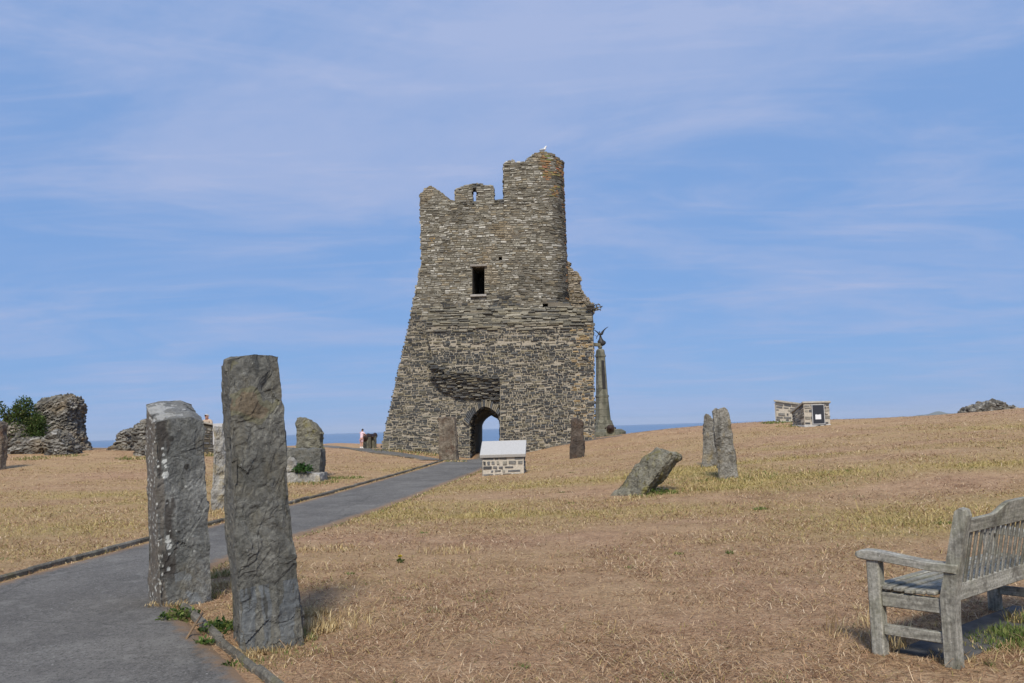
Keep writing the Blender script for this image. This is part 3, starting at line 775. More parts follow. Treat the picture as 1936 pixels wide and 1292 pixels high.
# weathered sloping ledge on its head: thin projecting courses
q = (f_[0], f_[13], b_[13], b_[0])
lay_quad(mb, q, lambda u, v: pick([(.20, .18, .13), (.155, .145, .115), (.25, .23, .18), (.11, .105, .09)]), rh=(.07, .13), ln=(.25, .8), joint=.012, prot=(0, .16), rough=.03)
for row in range(5):                              # a few long slabs that stick out along the ledge
    zr = f_[0].z + row * .16 - .3
    x = f_[0].x
    while x < f_[13].x - .1:
        l = min(random.uniform(.25, .9), f_[13].x - x)
        if random.random() < .75:
            yy = YB - random.uniform(.0, .10) + max(0, row - 2) * .17
            mb.box((x + l / 2, yy + .12, zr + random.uniform(-.03, .03)), (l / 2 - .01, 0, random.uniform(-.01, .01)), (0, .16, 0), (0, 0, random.uniform(.03, .065)), pick([(.20, .18, .13), (.155, .145, .115), (.24, .22, .175), (.11, .105, .09)]), 1, .012)
        x += l
# broken courses hanging under the undercut
uf = [f_[4], f_[5], f_[6], f_[7], f_[8]]; ub = [b_[4], b_[5], b_[6], b_[7], b_[8]]
for k in range(430):
    t = random.random() * 3.999; i_ = int(t); t -= i_; w_ = random.uniform(-.45, 1.0)
    p = (uf[i_].lerp(uf[i_ + 1], t)).lerp(ub[i_].lerp(ub[i_ + 1], t), w_); p.y -= random.uniform(-.02, .10)
    hl = random.uniform(.07, .28); hl = min(hl, f_[8].x - .03 - p.x)
    if hl < .05: continue
    c = pick([(.12, .118, .108), (.17, .16, .13), (.09, .09, .088), (.23, .21, .16)] if w_ > .1 else LOWER + [(.22, .2, .15)])
    mb.box(p, (hl, 0, random.uniform(-.015, .015)), (0, .13, 0), (random.uniform(-.01, .01), 0, random.uniform(.02, .06)), c, 1, .01)
# ragged right corner, stones hanging out of the broken face
for k in range(110):
    y_ = random.uniform(575, 825); x_ = 1115 + (y_ - 575) * .02 + random.uniform(-3.0, .8) + (random.uniform(0, 4.0) if y_ < 630 else 0)
    p = P(x_, y_, YB + random.uniform(.1, 1.0))
    mb.box(p, (random.uniform(.12, .22), 0, random.uniform(-.02, .02)), (0, random.uniform(.1, .25), 0), (0, 0, random.uniform(.03, .08)), tuple(c * .8 for c in pick(RUIN)), 1, .015)
mb.build('gate_block', [MAT['tower_mortar'], MAT['stone']], tower)
mb = MB()                                         # arch ring of thin slate voussoirs
ring = [(886, 806), (889, 796), (895, 786), (902, 778), (909, 772), (916, 769), (926, 772), (936, 779), (944, 788)]
rp = poly_at(ring, 26); ctr = (916, 830)
for k in range(25):
    m_ = (rp[k] + rp[k + 1]) / 2; o = np.array(m_) - np.array(ctr); o /= np.hypot(*o); t_ = rp[k + 1] - rp[k]; tl = np.hypot(*t_); t_ = t_ / tl
    ln_ = random.uniform(11, 15); a = P(*(m_ + o * .5), YW - .05); b = P(*(m_ + o * ln_), YW - .05); s_ = P(*(m_ + t_ * tl * .43), YW - .05) - P(*m_, YW - .05)
    if (m_ + o * ln_)[0] > 949: continue
    mb.box((a + b) / 2, s_, (0, .14, 0), (b - a) / 2, pick([(.10, .105, .11), (.2, .18, .14), (.27, .24, .18), (.08, .085, .09)]), 1, .012)
mb.build('arch_ring', [MAT['tower_mortar'], MAT['stone']], tower)
mb = MB(); a, b = P(1118, 651.5, YB + 1.2), P(1135, 652.5, YB + 1.2)   # stone bracket out of the right side
mb.box((a + b) / 2, ((b.x - a.x) / 2, 0, -.02), (0, .16, 0), (0, 0, .085), (.15, .14, .10), 1, .02)
mb.build('bracket', [MAT['tower_mortar'], MAT['stone']], tower)
# ------------------------------------------------------------------ standing stones
def slab(name, fq, yq, back, mat, label, group=None, n=(10, 8, 26), amp=.02, terrace=.02, rnd=.03, seed=0, cat='standing stone', sink=.25, topcurve=None, crag=0.0, paint=None, crisp=1.0):
    """fq: picture points BL, BR, TR, TL of the front face at depths yq; back: offset vector to the rear face (top offset may differ: pair)"""
    F = [P(*q, y) for q, y in zip(fq, yq)]
    bo, to = (Vector(back[0]), Vector(back[1])) if isinstance(back[0], (tuple, list)) else (Vector(back), Vector(back))
    dn = [(F[0] - F[3]).normalized() * sink, (F[1] - F[2]).normalized() * sink]
    F[0] = F[0] + dn[0]; F[1] = F[1] + dn[1]
    C = {(0, 0, 0): F[0], (1, 0, 0): F[1], (1, 0, 1): F[2], (0, 0, 1): F[3], (0, 1, 0): F[0] + bo, (1, 1, 0): F[1] + bo, (1, 1, 1): F[2] + to, (0, 1, 1): F[3] + to}
    nx_, ny_, nz_ = n; idx = {}; vs, uvw = [], []
    def vid(i, j, k):
        if (i, j, k) not in idx:
            u, v, w_ = i / nx_, j / ny_, k / nz_
            p = Vector()
            for (a, b, c_), q in C.items(): p += q * ((u if a else 1 - u) * (v if b else 1 - v) * (w_ if c_ else 1 - w_))
            idx[(i, j, k)] = len(vs); vs.append(p); uvw.append((u, v, w_))
        return idx[(i, j, k)]
    fs = []
    for i in range(nx_):
        for k in range(nz_):
            fs.append((vid(i, 0, k), vid(i + 1, 0, k), vid(i + 1, 0, k + 1), vid(i, 0, k + 1)))
            fs.append((vid(i, ny_, k), vid(i, ny_, k + 1), vid(i + 1, ny_, k + 1), vid(i + 1, ny_, k)))
    for j in range(ny_):
        for k in range(nz_):
            fs.append((vid(0, j, k), vid(0, j, k + 1), vid(0, j + 1, k + 1), vid(0, j + 1, k)))
            fs.append((vid(nx_, j, k), vid(nx_, j + 1, k), vid(nx_, j + 1, k + 1), vid(nx_, j, k + 1)))
    for i in range(nx_):
        for j in range(ny_):
            fs.append((vid(i, j, nz_), vid(i + 1, j, nz_), vid(i + 1, j + 1, nz_), vid(i, j + 1, nz_)))
            fs.append((vid(i, j, 0), vid(i, j + 1, 0), vid(i + 1, j + 1, 0), vid(i + 1, j, 0)))
    V = np.array([tuple(p) for p in vs]); U = np.array(uvw)
    if topcurve:
        dz = np.interp(U[:, 0], np.linspace(0, 1, len(topcurve)), topcurve); V[:, 2] += dz * np.clip((U[:, 2] - .5) * 2, 0, 1)
    org = (F[0] + F[1] + C[(0, 1, 0)] + C[(1, 1, 0)]) / 4; org.z += sink
    pc = np.zeros((len(V), 4)) if paint is None else paint(U, V)
    o = np_mesh(name, V, fs, mat, pc, smooth=True, origin=tuple(org)); me = o.data
    nr = np.zeros(len(V) * 3, np.float32); me.vertices.foreach_get('normal', nr); nr = nr.reshape(-1, 3)
    ctr_ = V.mean(0); axis = (np.array(F[2] + F[3]) - np.array(F[0] + F[1])); axis /= np.linalg.norm(axis)
    q = V * 1.0 + seed * 13.7
    d = amp * fbm(q * 2.2, 4, seed) * 1.6 + amp * .5 * fbm(q * 9, 3, seed + 2)
    t = fbm(q * np.array([2.6, 2.6, 1.9]) + fbm(q * 5, 2, seed + 5)[:, None] * .35, 4, seed + 3) * 5.0
    fl = np.floor(t); fr_ = t - fl; st = fl + np.clip((fr_ - .78) / .22, 0, 1); d += terrace * .55 * (st - t.mean())
    rid = 1 - np.abs(fbm(q * 4.0, 3, seed + 8)) * 2.2; d += -terrace * .8 * np.clip(rid - .72, 0, 1) * 2
    f1, f2, cid, fac = worley(q * np.array([3.4, 3.4, 2.3]) + fbm(q * 3, 3, seed + 11)[:, None] * .25, seed)       # spalled flakes with sharp steps
    d += terrace * crisp * ((cid - .5) * .6 + fac * .75)
    f1, f2, cid, fac = worley(q * np.array([9, 9, 7.]) + fbm(q * 7, 3, seed + 12)[:, None] * .3, seed + 3); d += terrace * crisp * ((cid - .5) * .22 + fac * .38)
    d += amp * .22 * fbm(q * 34, 3, seed + 13)
    if crag: d += crag * np.abs(fbm(q * np.array([5, 5, 2.2]), 4, seed + 9))
    e = np.minimum(U, 1 - U) * np.array([np.linalg.norm(F[1] - F[0]), bo.length, (F[3] - F[0]).length])
    es = np.sort(e, axis=1); near = np.clip(1 - es[:, 1] / .07, 0, 1)
    d -= rnd * near * (0.25 + 1.1 * np.clip(fbm(q * 6, 3, seed + 4) + .35, 0, 1.2))
    V2 = V + nr * d[:, None]; me.polygons.foreach_set('use_smooth', np.zeros(len(me.polygons), bool))
    me.vertices.foreach_set('co', (V2 - np.array(org)).astype(np.float32).ravel()); me.update()
    tag(o, label, cat, group); return o
GS = 'standing stones of the circle on the turf'
def paint_lichen(U, V):
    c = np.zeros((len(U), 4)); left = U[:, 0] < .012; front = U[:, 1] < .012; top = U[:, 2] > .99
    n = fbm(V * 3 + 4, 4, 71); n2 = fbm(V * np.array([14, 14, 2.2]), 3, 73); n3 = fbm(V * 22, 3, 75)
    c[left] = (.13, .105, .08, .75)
    st = front & (U[:, 0] + n * .10 < .34) & (U[:, 0] + n * .1 > .05) & (U[:, 2] > .22) & (n2 > -.22 + .2 * (U[:, 2] > .62))
    sa = np.clip((U[:, 0] + n * .16 - .02) / .07, 0, 1) * np.clip((.36 - U[:, 0] - n * .16) / .07, 0, 1) * np.clip((n2 + n * .5 + .30 - .2 * (U[:, 2] > .62)) / .22, 0, 1) * np.clip((U[:, 2] - .2 - n * .1) / .08, 0, 1)
    c[front] = (.045, .038, .033, 0); c[front, 3] = .85 * sa[front]; st = front & (sa > .3)
    br = front & (U[:, 0] + n * .06 < .14) & ~st; c[br] = (.12, .10, .08, .6)
    f1, f2, cid, fac = worley(V * 26, 5); sp = (f1 < .34) & (cid > .35) & (n > -.28)
    c[left & sp] = (.50, .50, .46, .95); c[front & sp & (U[:, 0] < .10) & (cid > .6)] = (.5, .5, .46, .9)
    tn = fbm(V * 7, 4, 77); c[top] = (.16, .16, .15, .5); c[top & (tn > .10 + .5 * (U[:, 0] - .35))] = (.34, .34, .32, .8); c[top & (tn < -.35)] = (.04, .04, .035, .9)
    for (u, w_, r_) in ((.20, .735, .050), (.185, .83, .020), (.195, .80, .034), (.21, .775, .024), (.17, .86, .02), (.20, .42, .038), (.215, .395, .044), (.19, .44, .028), (.19, .29, .03), (.22, .36, .016), (.23, .47, .012), (.2, .6, .012)):
        dd = np.hypot((U[:, 0] - u) * .52, (U[:, 2] - w_) * 2.05); c[front & (dd < .72 * r_ * (1 + .35 * n3))] = (.50, .51, .48, .95)
    for (u, w_, r_) in ((.62, .755, .028), (.33, .90, .03), (.40, .455, .012)):
        dd = np.hypot((U[:, 0] - u) * .52, (U[:, 2] - w_) * 2.05); c[front & (dd < r_ * (1 + .5 * n3))] = (.03, .028, .024, .95)
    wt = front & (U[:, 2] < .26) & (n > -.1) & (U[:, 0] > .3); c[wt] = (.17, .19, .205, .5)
    return c
def paint_tall(U, V):
    c = np.zeros((len(U), 4)); front = U[:, 1] < .012; n = fbm(V * 2.2 + 9, 4, 81); n2 = fbm(V * np.array([12, 12, 1.6]), 3, 83)
    c[front & (n > .16) & (U[:, 2] > .60)] = (.155, .145, .075, .55); c[front & (n > .3) & (U[:, 2] > .72)] = (.17, .12, .065, .6)
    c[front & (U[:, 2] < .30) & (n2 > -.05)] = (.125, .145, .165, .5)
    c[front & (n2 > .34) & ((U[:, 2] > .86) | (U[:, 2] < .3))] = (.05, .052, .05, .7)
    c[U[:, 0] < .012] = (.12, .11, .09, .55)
    f1, f2, cid, fac = worley(V * 15, 9); c[(f1 < .10) & (cid > .88)] = (.40, .40, .36, .8)
    return c
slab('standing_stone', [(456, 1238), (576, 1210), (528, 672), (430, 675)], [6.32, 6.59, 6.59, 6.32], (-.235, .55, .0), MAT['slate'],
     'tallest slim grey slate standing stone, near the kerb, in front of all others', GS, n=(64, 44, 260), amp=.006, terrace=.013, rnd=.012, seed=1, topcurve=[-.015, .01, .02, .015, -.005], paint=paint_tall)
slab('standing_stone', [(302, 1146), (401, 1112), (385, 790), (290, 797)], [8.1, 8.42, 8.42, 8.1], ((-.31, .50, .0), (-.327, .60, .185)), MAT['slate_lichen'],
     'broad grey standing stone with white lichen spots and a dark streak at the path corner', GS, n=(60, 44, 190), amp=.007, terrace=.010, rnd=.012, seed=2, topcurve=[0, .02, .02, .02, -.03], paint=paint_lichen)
slab('standing_stone', [(397, 968), (428, 968), (424, 806), (405, 806)], [18.2, 18.3, 18.3, 18.2], (.05, .3, 0), MAT['pale'],
     'thin pale standing stone seen in the gap between the two nearest stones', GS, n=(12, 8, 50), amp=.03, terrace=.02, rnd=.04, seed=3)
slab('standing_stone', [(829, 866), (863, 872), (858, 789), (828, 789)], [38, 37.6, 37.6, 38], (.12, .35, 0), MAT['brown'],
     'flat brown stained standing stone at the left edge of the path before the tower', GS, n=(14, 8, 32), amp=.02, terrace=.02, rnd=.05, seed=4)
slab('standing_stone', [(1076, 866), (1104, 868), (1102, 794), (1080, 792)], [36, 36.1, 36.1, 36], (.05, .35, 0), MAT['darkbrown'],
     'dark brown standing stone alone on the slope below the tower corner', GS, n=(20, 12, 48), amp=.025, terrace=.022, rnd=.04, seed=5, topcurve=[-.05, .03, .06, .03, -.1])
slab('standing_stone', [(1150, 938), (1212, 941), (1270, 855), (1238, 841)], [18.7, 18.2, 18.2, 18.7], ((.28, .38, .0), (.30, .34, -.12)), MAT['mossy'],
     'mossy slab leaning steeply over to the right out of the turf', GS, n=(36, 26, 64), amp=.02, terrace=.03, rnd=.03, seed=6)
slab('standing_stone', [(1358, 903), (1397, 906), (1377, 772), (1347, 774)], [20, 20, 20, 20], ((.10, .34, 0), (.04, .34, 0)), MAT['craggy'],
     'pale craggy standing stone, the taller front one of the leaning pair', GS, n=(30, 20, 84), amp=.022, terrace=.022, rnd=.03, seed=7, topcurve=[-.03, .03, .0, .03, -.02])
slab('standing_stone', [(1327, 882), (1358, 883), (1350, 788), (1332, 786)], [23.5, 23.5, 23.5, 23.5], (.06, .4, 0), MAT['craggy'],
     'shorter craggy standing stone half hidden behind its taller pale partner', GS, n=(24, 18, 60), amp=.022, terrace=.022, rnd=.04, seed=8, topcurve=[-.02, .06, .05, 0, -.1])
slab('standing_stone', [(-38, 890), (1, 888), (3, 800), (-34, 794)], [34, 34, 34, 34], (.05, .4, 0), MAT['brown'],
     'brown standing stone cut off by the left border of the view', GS, n=(14, 8, 36), amp=.03, terrace=.02, rnd=.06, seed=9)
slab('standing_stone', [(557, 852), (607, 852), (604, 812), (559, 788)], [28.6, 28.6, 28.6, 28.6], (.05, .4, 0), MAT['mossy'],
     'grey upright stone with a ragged sloping shoulder behind the long stone block', GS, n=(20, 10, 30), amp=.03, terrace=.03, rnd=.06, seed=10, topcurve=[-.02, .09, .12, .06, -.10])
slab('stone_block', [(452, 893), (604, 894), (607, 849), (452, 847)], [27, 27, 27, 27], (.0, .8, 0), MAT['slate'],
     'long squared stone block lying across a low slab like a table', None, n=(50, 14, 18), amp=.02, terrace=.02, rnd=.03, seed=11, cat='stone block', sink=.02)
slab('stone_slab', [(448, 912), (606, 911), (605, 895), (452, 895)], [26.5, 26.5, 26.5, 26.5], (.0, 1.2, 0), MAT['pale'],
     'low flat stone slab at ground level under the long block', None, n=(50, 14, 8), amp=.015, terrace=.015, rnd=.03, seed=12, cat='stone slab', sink=.15)
slab('boulder', [(541, 894), (561, 894), (558, 869), (543, 865)], [26.6, 26.6, 26.6, 26.6], (.0, .22, 0), MAT['pale'],
     'small rough boulder sitting on the low slab in front of the block', None, n=(12, 8, 12), amp=.05, terrace=.03, rnd=.09, seed=13, cat='boulder', sink=.01, crag=.03)

# ------------------------------------------------------------------ ruins on the left, rock on the right skyline
def colR(x, z):
    c = pick(RUIN); n = float(fbm(np.array([[x * .9, 3.0, z * .9]]), 3, 51)[0])
    if n > .35: c = tuple(a * .6 + b * .4 for a, b in zip(c, (.30, .19, .09)))
    if n < -.3: c = tuple(a * .6 for a in c)
    return c
RK = dict(rh=(.06, .17), ln=(.12, .5), joint=.02, prot=(-.02, .16), rough=.05); RS = dict(rh=(.10, .22), ln=(.2, .6), joint=.02, prot=(0, .16), rough=.06)
def mat_rubble_rock():
    m = M('bedded rubble', .95); a = m.attr(); n = m.noise(7, 6, .7); n2 = m.noise(30, 4, .7)
    c = m.mix(1.0, a, m.ramp(n, [(.25, .6), (.75, 1.4)]), 'MULTIPLY'); c = m.mix(1.0, c, m.ramp(n2, [(.3, .7), (.7, 1.3)]), 'MULTIPLY')
    m.color(c); m.bump(n, .6, .05); m.bump(n2, .6, .02); return m.m
MAT['rubble_rock'] = mat_rubble_rock()
def ruin(name, pts, Y, depth, label, cat='ruin', cell=.21, vox=.05, tilt=0.0, warm=.0, seed=0):
    """solid of the given outline, remeshed, its surface broken into bedded stones"""
    pts = jitter_line(pts + [pts[0]], .8, 8)[:-1]
    f_ = PL_(pts, Y); c_ = sum(f_, Vector()) / len(f_)
    rings = [(-.0, .80), (.22, .97), (.6, 1.0), (1.0, .78)]
    mb = MB(); n_ = len(f_); vs, fs = [], []
    for dy, k in rings:
        for p in f_: vs.append((c_.x + (p.x - c_.x) * k, Y + dy * depth, c_.z + (p.z - c_.z) * (k if p.z > c_.z else 1)))
    for r_ in range(len(rings) - 1):
        for i in range(n_): fs.append((r_ * n_ + i, r_ * n_ + (i + 1) % n_, (r_ + 1) * n_ + (i + 1) % n_, (r_ + 1) * n_ + i))
    tri = tessellate_polygon([[Vector((p.x, p.z, 0)) for p in f_]])
    fs += [tuple(t) for t in tri] + [tuple((len(rings) - 1) * n_ + k for k in t[::-1]) for t in tri]
    me = bpy.data.meshes.new(name); me.from_pydata(vs, [], fs)
    o = bpy.data.objects.new(name, me); COL.objects.link(o)
    import bmesh
    bm = bmesh.new(); bm.from_mesh(me); bmesh.ops.recalc_face_normals(bm, faces=bm.faces); bm.to_mesh(me); bm.free()
    rm = o.modifiers.new('r', 'REMESH'); rm.mode = 'VOXEL'; rm.voxel_size = vox
    ne = bpy.data.meshes.new_from_object(o.evaluated_get(bpy.context.evaluated_depsgraph_get()))
    bpy.data.objects.remove(o)
    nv = len(ne.vertices); V = np.zeros(nv * 3, np.float32); ne.vertices.foreach_get('co', V); V = V.reshape(-1, 3).astype(float)
    Nr = np.zeros(nv * 3, np.float32); ne.vertices.foreach_get('normal', Nr); Nr = Nr.reshape(-1, 3)
    q = V.copy(); q[:, 2] += V[:, 0] * tilt; q += np.c_[fbm(V * 1.3, 3, seed + 1), fbm(V * 1.3, 3, seed + 2), fbm(V * 1.3, 3, seed + 3)] * .22
    q = q / (np.array([1.25, 1.1, .42]) * cell)
    f1, f2, cid, fac = worley(q, seed)
    crack = np.clip(1 - (f2 - f1) / .22, 0, 1) ** 1.5
    d = (cid - .45) * .09 + fac * .08 - crack * .06 + fbm(V * 1.6, 3, seed + 5) * .13 + fbm(V * 8, 3, seed + 6) * .035
    V2 = V + Nr * d[:, None]
    pal = np.array(RUIN); cc = pal[(cid * 997).astype(int) % len(pal)] * (.75 + .5 * ((cid * 7919) % 1))[:, None]
    wz = np.clip(fbm(V * .9, 3, seed + 9) * 2 - .15 + warm, 0, 1)[:, None] * .45; cc = cc * (1 - wz) + np.array((.25, .175, .09)) * wz
    cc = cc * (1 - .55 * crack[:, None]) + np.array((.10, .09, .07)) * .55 * crack[:, None]
    fc = np.zeros(0)
    me2 = ne; me2.name = name; me2.materials.clear(); me2.materials.append(MAT['rubble_rock'])
    org = np.array((c_.x, Y + depth / 2, min(p.z for p in f_)))
    me2.vertices.foreach_set('co', (V2 - org).astype(np.float32).ravel()); me2.update()
    me2.polygons.foreach_set('use_smooth', np.zeros(len(me2.polygons), bool))
    at = me2.color_attributes.new('Col', 'FLOAT_COLOR', 'POINT'); at.data.foreach_set('color', np.c_[cc, np.ones(nv)].astype(np.float32).ravel())
    o = bpy.data.objects.new(name, me2); COL.objects.link(o); o.location = org; ORG[o.name] = Vector(org)
    return tag(o, label, cat)
ruin('ruined_wall', [(40, 870), (52, 800), (58, 760), (68, 750), (88, 748), (105, 746), (112, 743), (118, 746), (130, 748), (136, 757), (138, 766), (134, 775), (131, 790), (129, 800), (134, 815), (140, 830), (148, 848), (152, 862)], 43, 2.0,
     'tall ruined stone wall at the far left, overhanging to the right above a narrow waist', 'ruin', tilt=-.55, seed=4)
ruin('ruined_wall', [(78, 872), (78, 832), (84, 820), (92, 815), (102, 813), (112, 818), (118, 828), (124, 838), (131, 848), (134, 866)], 40.5, 1.4,
     'squat lump of broken wall in front of the tall overhanging ruin', 'ruin')
ruin('ruined_wall', [(6, 868), (8, 832), (24, 828), (44, 830), (60, 828), (80, 834), (80, 866)], 41, 1.2,
     'low long strip of rubble wall under the green bush', 'ruin')
ruin('ruined_wall', [(8, 834), (10, 802), (20, 798), (32, 797), (44, 802), (54, 808), (50, 816), (52, 834)], 41.6, 1.0,
     'rough lump of masonry topping the low wall beside the bush', 'ruin')
ruin('ruined_wall', [(243, 876), (246, 840), (238, 820), (244, 806), (252, 800), (262, 800), (262, 793), (270, 790), (296, 788), (310, 800), (320, 872)], 41, 1.6,
     'layered rubble stack just left of the lichen spotted stone', 'ruin')
ruin('ruined_wall', [(192, 856), (205, 846), (216, 832), (220, 818), (228, 812), (236, 811), (244, 818), (250, 856)], 44, 1.5,
     'sloping remnant of wall rising towards the layered rubble stack', 'ruin')
ruin('rock_outcrop', [(1832, 784), (1842, 772), (1856, 767), (1866, 763), (1878, 759), (1888, 757), (1900, 757), (1908, 762), (1914, 768), (1924, 766), (1934, 773), (1940, 784)], 53, 2.2,
     'low dark rock outcrop on the skyline of the slope at the far right', 'rocks')

# ------------------------------------------------------------------ information plinths of rubble with sloping caps
def plinth(c, rz, w_, d_, hl, hh, label, plaque=False, slab_mat='capstone', over=.06, th=.09, foot=True, cat='plinth', plate=True, mortar='cream_mortar'):
    t = empty('stone_plinth', c, label, cat, 'rubble plinths with sloping tops')
    Rm = Matrix.Rotation(rz, 3, 'Z'); T = lambda x, y, z: Vector(c) + Rm @ Vector((x, y, z))
    a, b = w_ / 2, d_ / 2; mb = MB()
    pts = [T(-a, -b, -.2), T(a, -b, -.2), T(a, b, -.2), T(-a, b, -.2), T(-a, -b, hl), T(a, -b, hl), T(a, b, hh), T(-a, b, hh)]
    mb.add(pts, [(0, 1, 5, 4), (1, 2, 6, 5), (2, 3, 7, 6), (3, 0, 4, 7), (4, 5, 6, 7)])
    cf_ = lambda u, v: pick(PLINTH)
    K = dict(rh=(.075, .17), ln=(.10, .42), joint=.038, prot=(.016, .034), rough=.010)
    for q in ((pts[0], pts[1], pts[5], pts[4]), (pts[1], pts[2], pts[6], pts[5]), (pts[2], pts[3], pts[7], pts[6]), (pts[3], pts[0], pts[4], pts[7])):
        lay_quad(mb, q, cf_, **K)
    mb.build('body', [MAT[mortar], MAT['stone']], t)
    mb = MB(); up = (T(0, b, hh) - T(0, -b, hl)); ul = up.length; un = up.normalized(); nn = (Rm @ Vector((1, 0, 0))).cross(un).normalized()
    mb.box((T(0, 0, (hl + hh) / 2)) + nn * (th / 2 + .005), Rm @ Vector((a + over, 0, 0)), un * (ul / 2 + over), nn * (th / 2), (1, 1, 1), 0, .012)
    mb.build('cap', MAT[slab_mat], t)
    if foot:
        mb = MB(); mb.box(T(0, 0, -.03), Rm @ Vector((a + .03, 0, 0)), Rm @ Vector((0, b + .03, 0)), (0, 0, .10), (1, 1, 1), 0, .02); mb.build('footing', MAT['concrete'], t)
    if plaque:
        pw, ph = .29, .42; zc = hh * .52
        mb = MB(); mb.box(T(-.04, b + .035, zc), Rm @ Vector((pw, 0, 0)), Rm @ Vector((0, .012, 0)), (0, 0, ph)); pq = mb.build('plaque', MAT['plaque'], t)
        mb = MB()
        for (x, z, hx, hz) in ((-pw - .015, 0, .015, ph + .03), (pw + .015, 0, .015, ph + .03), (0, ph + .015, pw, .015), (0, -ph - .015, pw, .015)):
            mb.box(T(-.04 + x, b + .04, zc + z), Rm @ Vector((hx, 0, 0)), Rm @ Vector((0, .018, 0)), (0, 0, hz))
        mb.build('plaque_frame', MAT['frame'], pq)
        if plate:
            mb = MB(); mb.box(T(-.02, b + .055, zc - .12), Rm @ Vector((.145, 0, 0)), Rm @ Vector((0, .005, 0)), (0, 0, .105))
            for sx_ in (-.1, .1): mb.box(T(-.02 + sx_, b + .055, zc + .0), Rm @ Vector((.015, 0, 0)), Rm @ Vector((0, .006, 0)), (0, 0, .012))
            mb.build('plate', MAT['white'], pq)
    return t
def gpt(px, py, Y): p = P(px, py, Y); p.z = min(p.z, terr(p.x, p.y) + .05); return p
p_ = P(953, 897, 27.2)
plinth(p_ + Vector((0, .45, 0)), R(-3), 1.24, .80, .52, .86, 'rubble plinth with a smooth pale grey sloping top, beside the path before the arch', slab_mat='concrete', over=.07, th=.11, foot=False)
p_ = P(1542, 806, 41)
plinth(p_ + Vector((-.02, .5, 0)), R(180 + 14), 1.3, 1.0, .62, 1.02, 'rubble plinth on the slope with a dark plaque carrying a small white plate', plaque=True, over=.07)
p_ = P(1493, 798, 44)
plinth(p_ + Vector((.12, .5, -.02)), R(90 - 28), .75, 1.05, .84, 1.02, 'rubble plinth on the slope turned sideways, half behind the one with the white plate', plaque=True, over=.07, plate=False)
p_ = P(394, 858, 44)
plinth(p_ + Vector((-.15, .4, 0)), R(180 - 55), .8, .7, 1.3, 1.46, 'narrow rubble plinth left of the thin pale stone, by the man in beige', over=.1, th=.08, foot=False, mortar='dark_mortar')
# grey notice board behind the pale stone
b0 = P(409, 858, 42); b0.z = terr(b0.x, b0.y)
nb = empty('notice_board', b0, 'plain grey notice board rising above the thin pale standing stone', 'sign')
top = P(410, 801, 42); a_ = P(403.5, 815, 42)
mb = MB(); mb.box((top.x + .06, 42, (top.z + b0.z + .5) / 2), (.24, 0, 0), (0, .02, 0), (0, 0, (top.z - b0.z - .5) / 2), (1, 1, 1), 0, .008); mb.build('board', MAT['frame'], nb)
mb = MB(); mb.box((top.x + .0, 41.975, top.z - .17), (.045, 0, 0), (0, .004, 0), (0, 0, .05)); mb.build('label_plate', MAT['white'], nb)
for s_ in (-.12, .24):
    mb = MB(); mb.box((top.x + s_, 42.05, b0.z + .3), (.03, 0, 0), (0, .03, 0), (0, 0, .5)); mb.build('post', MAT['frame'], nb)

# ------------------------------------------------------------------ war memorial
YM = 75; kM = YM / FPX
mc = P(1141, 824, YM + 1.5); 
mem = empty('war_memorial', (mc.x, mc.y, mc.z - .2), 'tall tapering stone memorial column with a winged bronze figure on top, behind the tower', 'memorial')
def mat_memorial():
    m = M('memorial stone', .9); z = m.sepz(); n = m.noise(7, 4, .6)
    c = m.mix(m.ramp(n, [(.3, .1), (.7, .9)]), (.10, .096, .072), (.215, .205, .155))
    j = m.math('FRACT', m.math('MULTIPLY', z, 1.7)); c = m.mix(m.math('MULTIPLY', m.ramp(j, [(.06, 1.0), (.10, 0.0)]), .6), c, (.035, .034, .026))
    v = m.vor(1.7, m.co(scale=(1.2, 1.2, 1)), 'F1', 'Color'); gg_ = m.n.new('ShaderNodeRGBToBW'); m.l.new(v, gg_.inputs[0]); c = m.mix(1.0, c, m.ramp(gg_.outputs[0], [(.2, .75), (.8, 1.25)]), 'MULTIPLY')
    st = m.noise(1.0, 4, .6, m.co(scale=(3, 3, .25))); c = m.mix(m.math('MULTIPLY', m.ramp(st, [(0.48, 0.0), (0.62, 1.0)]), .6), c, (.04, .045, .03))
    m.color(c); m.bump(n, .4, .03); return m.m
MAT['memorial'] = mat_memorial()
def chamfer_ring(c, hw, z, rot=R(24), k=.62):
    pts = []
    for (x, y) in ((-k, -1), (k, -1), (1, -k), (1, k), (k, 1), (-k, 1), (-1, k), (-1, -k)):
        v = Matrix.Rotation(rot, 3, 'Z') @ Vector((x * hw, y * hw, 0)); pts.append(Vector((c.x + v.x, c.y + v.y, z)))
    return pts
def shaft(prof, name, mat, k=.62):
    mb = MB(); vs, fs = [], []
    for hw, z in prof: vs += chamfer_ring(mc, hw, z, k=k)
    for i in range(len(prof) - 1):
        for q in range(8): fs.append((i * 8 + q, i * 8 + (q + 1) % 8, (i + 1) * 8 + (q + 1) % 8, (i + 1) * 8 + q))
    fs.append(tuple((len(prof) - 1) * 8 + q for q in range(8))); mb.add(vs, fs); return mb.build(name, mat, mem)
def zM(py): return P(1140, py, YM + 1.5).z
hwp = lambda px: px * kM / 2 / 1.12
shaft([(hwp(100), zM(830)), (hwp(100), zM(822)), (hwp(82), zM(822)), (hwp(82), zM(817)), (hwp(66), zM(812))], 'steps', MAT['memorial'])
shaft([(hwp(42), zM(822)), (hwp(40), zM(806)), (hwp(36), zM(802)), (hwp(33), zM(796)), (hwp(30), zM(795))], 'plinth', MAT['memorial'])
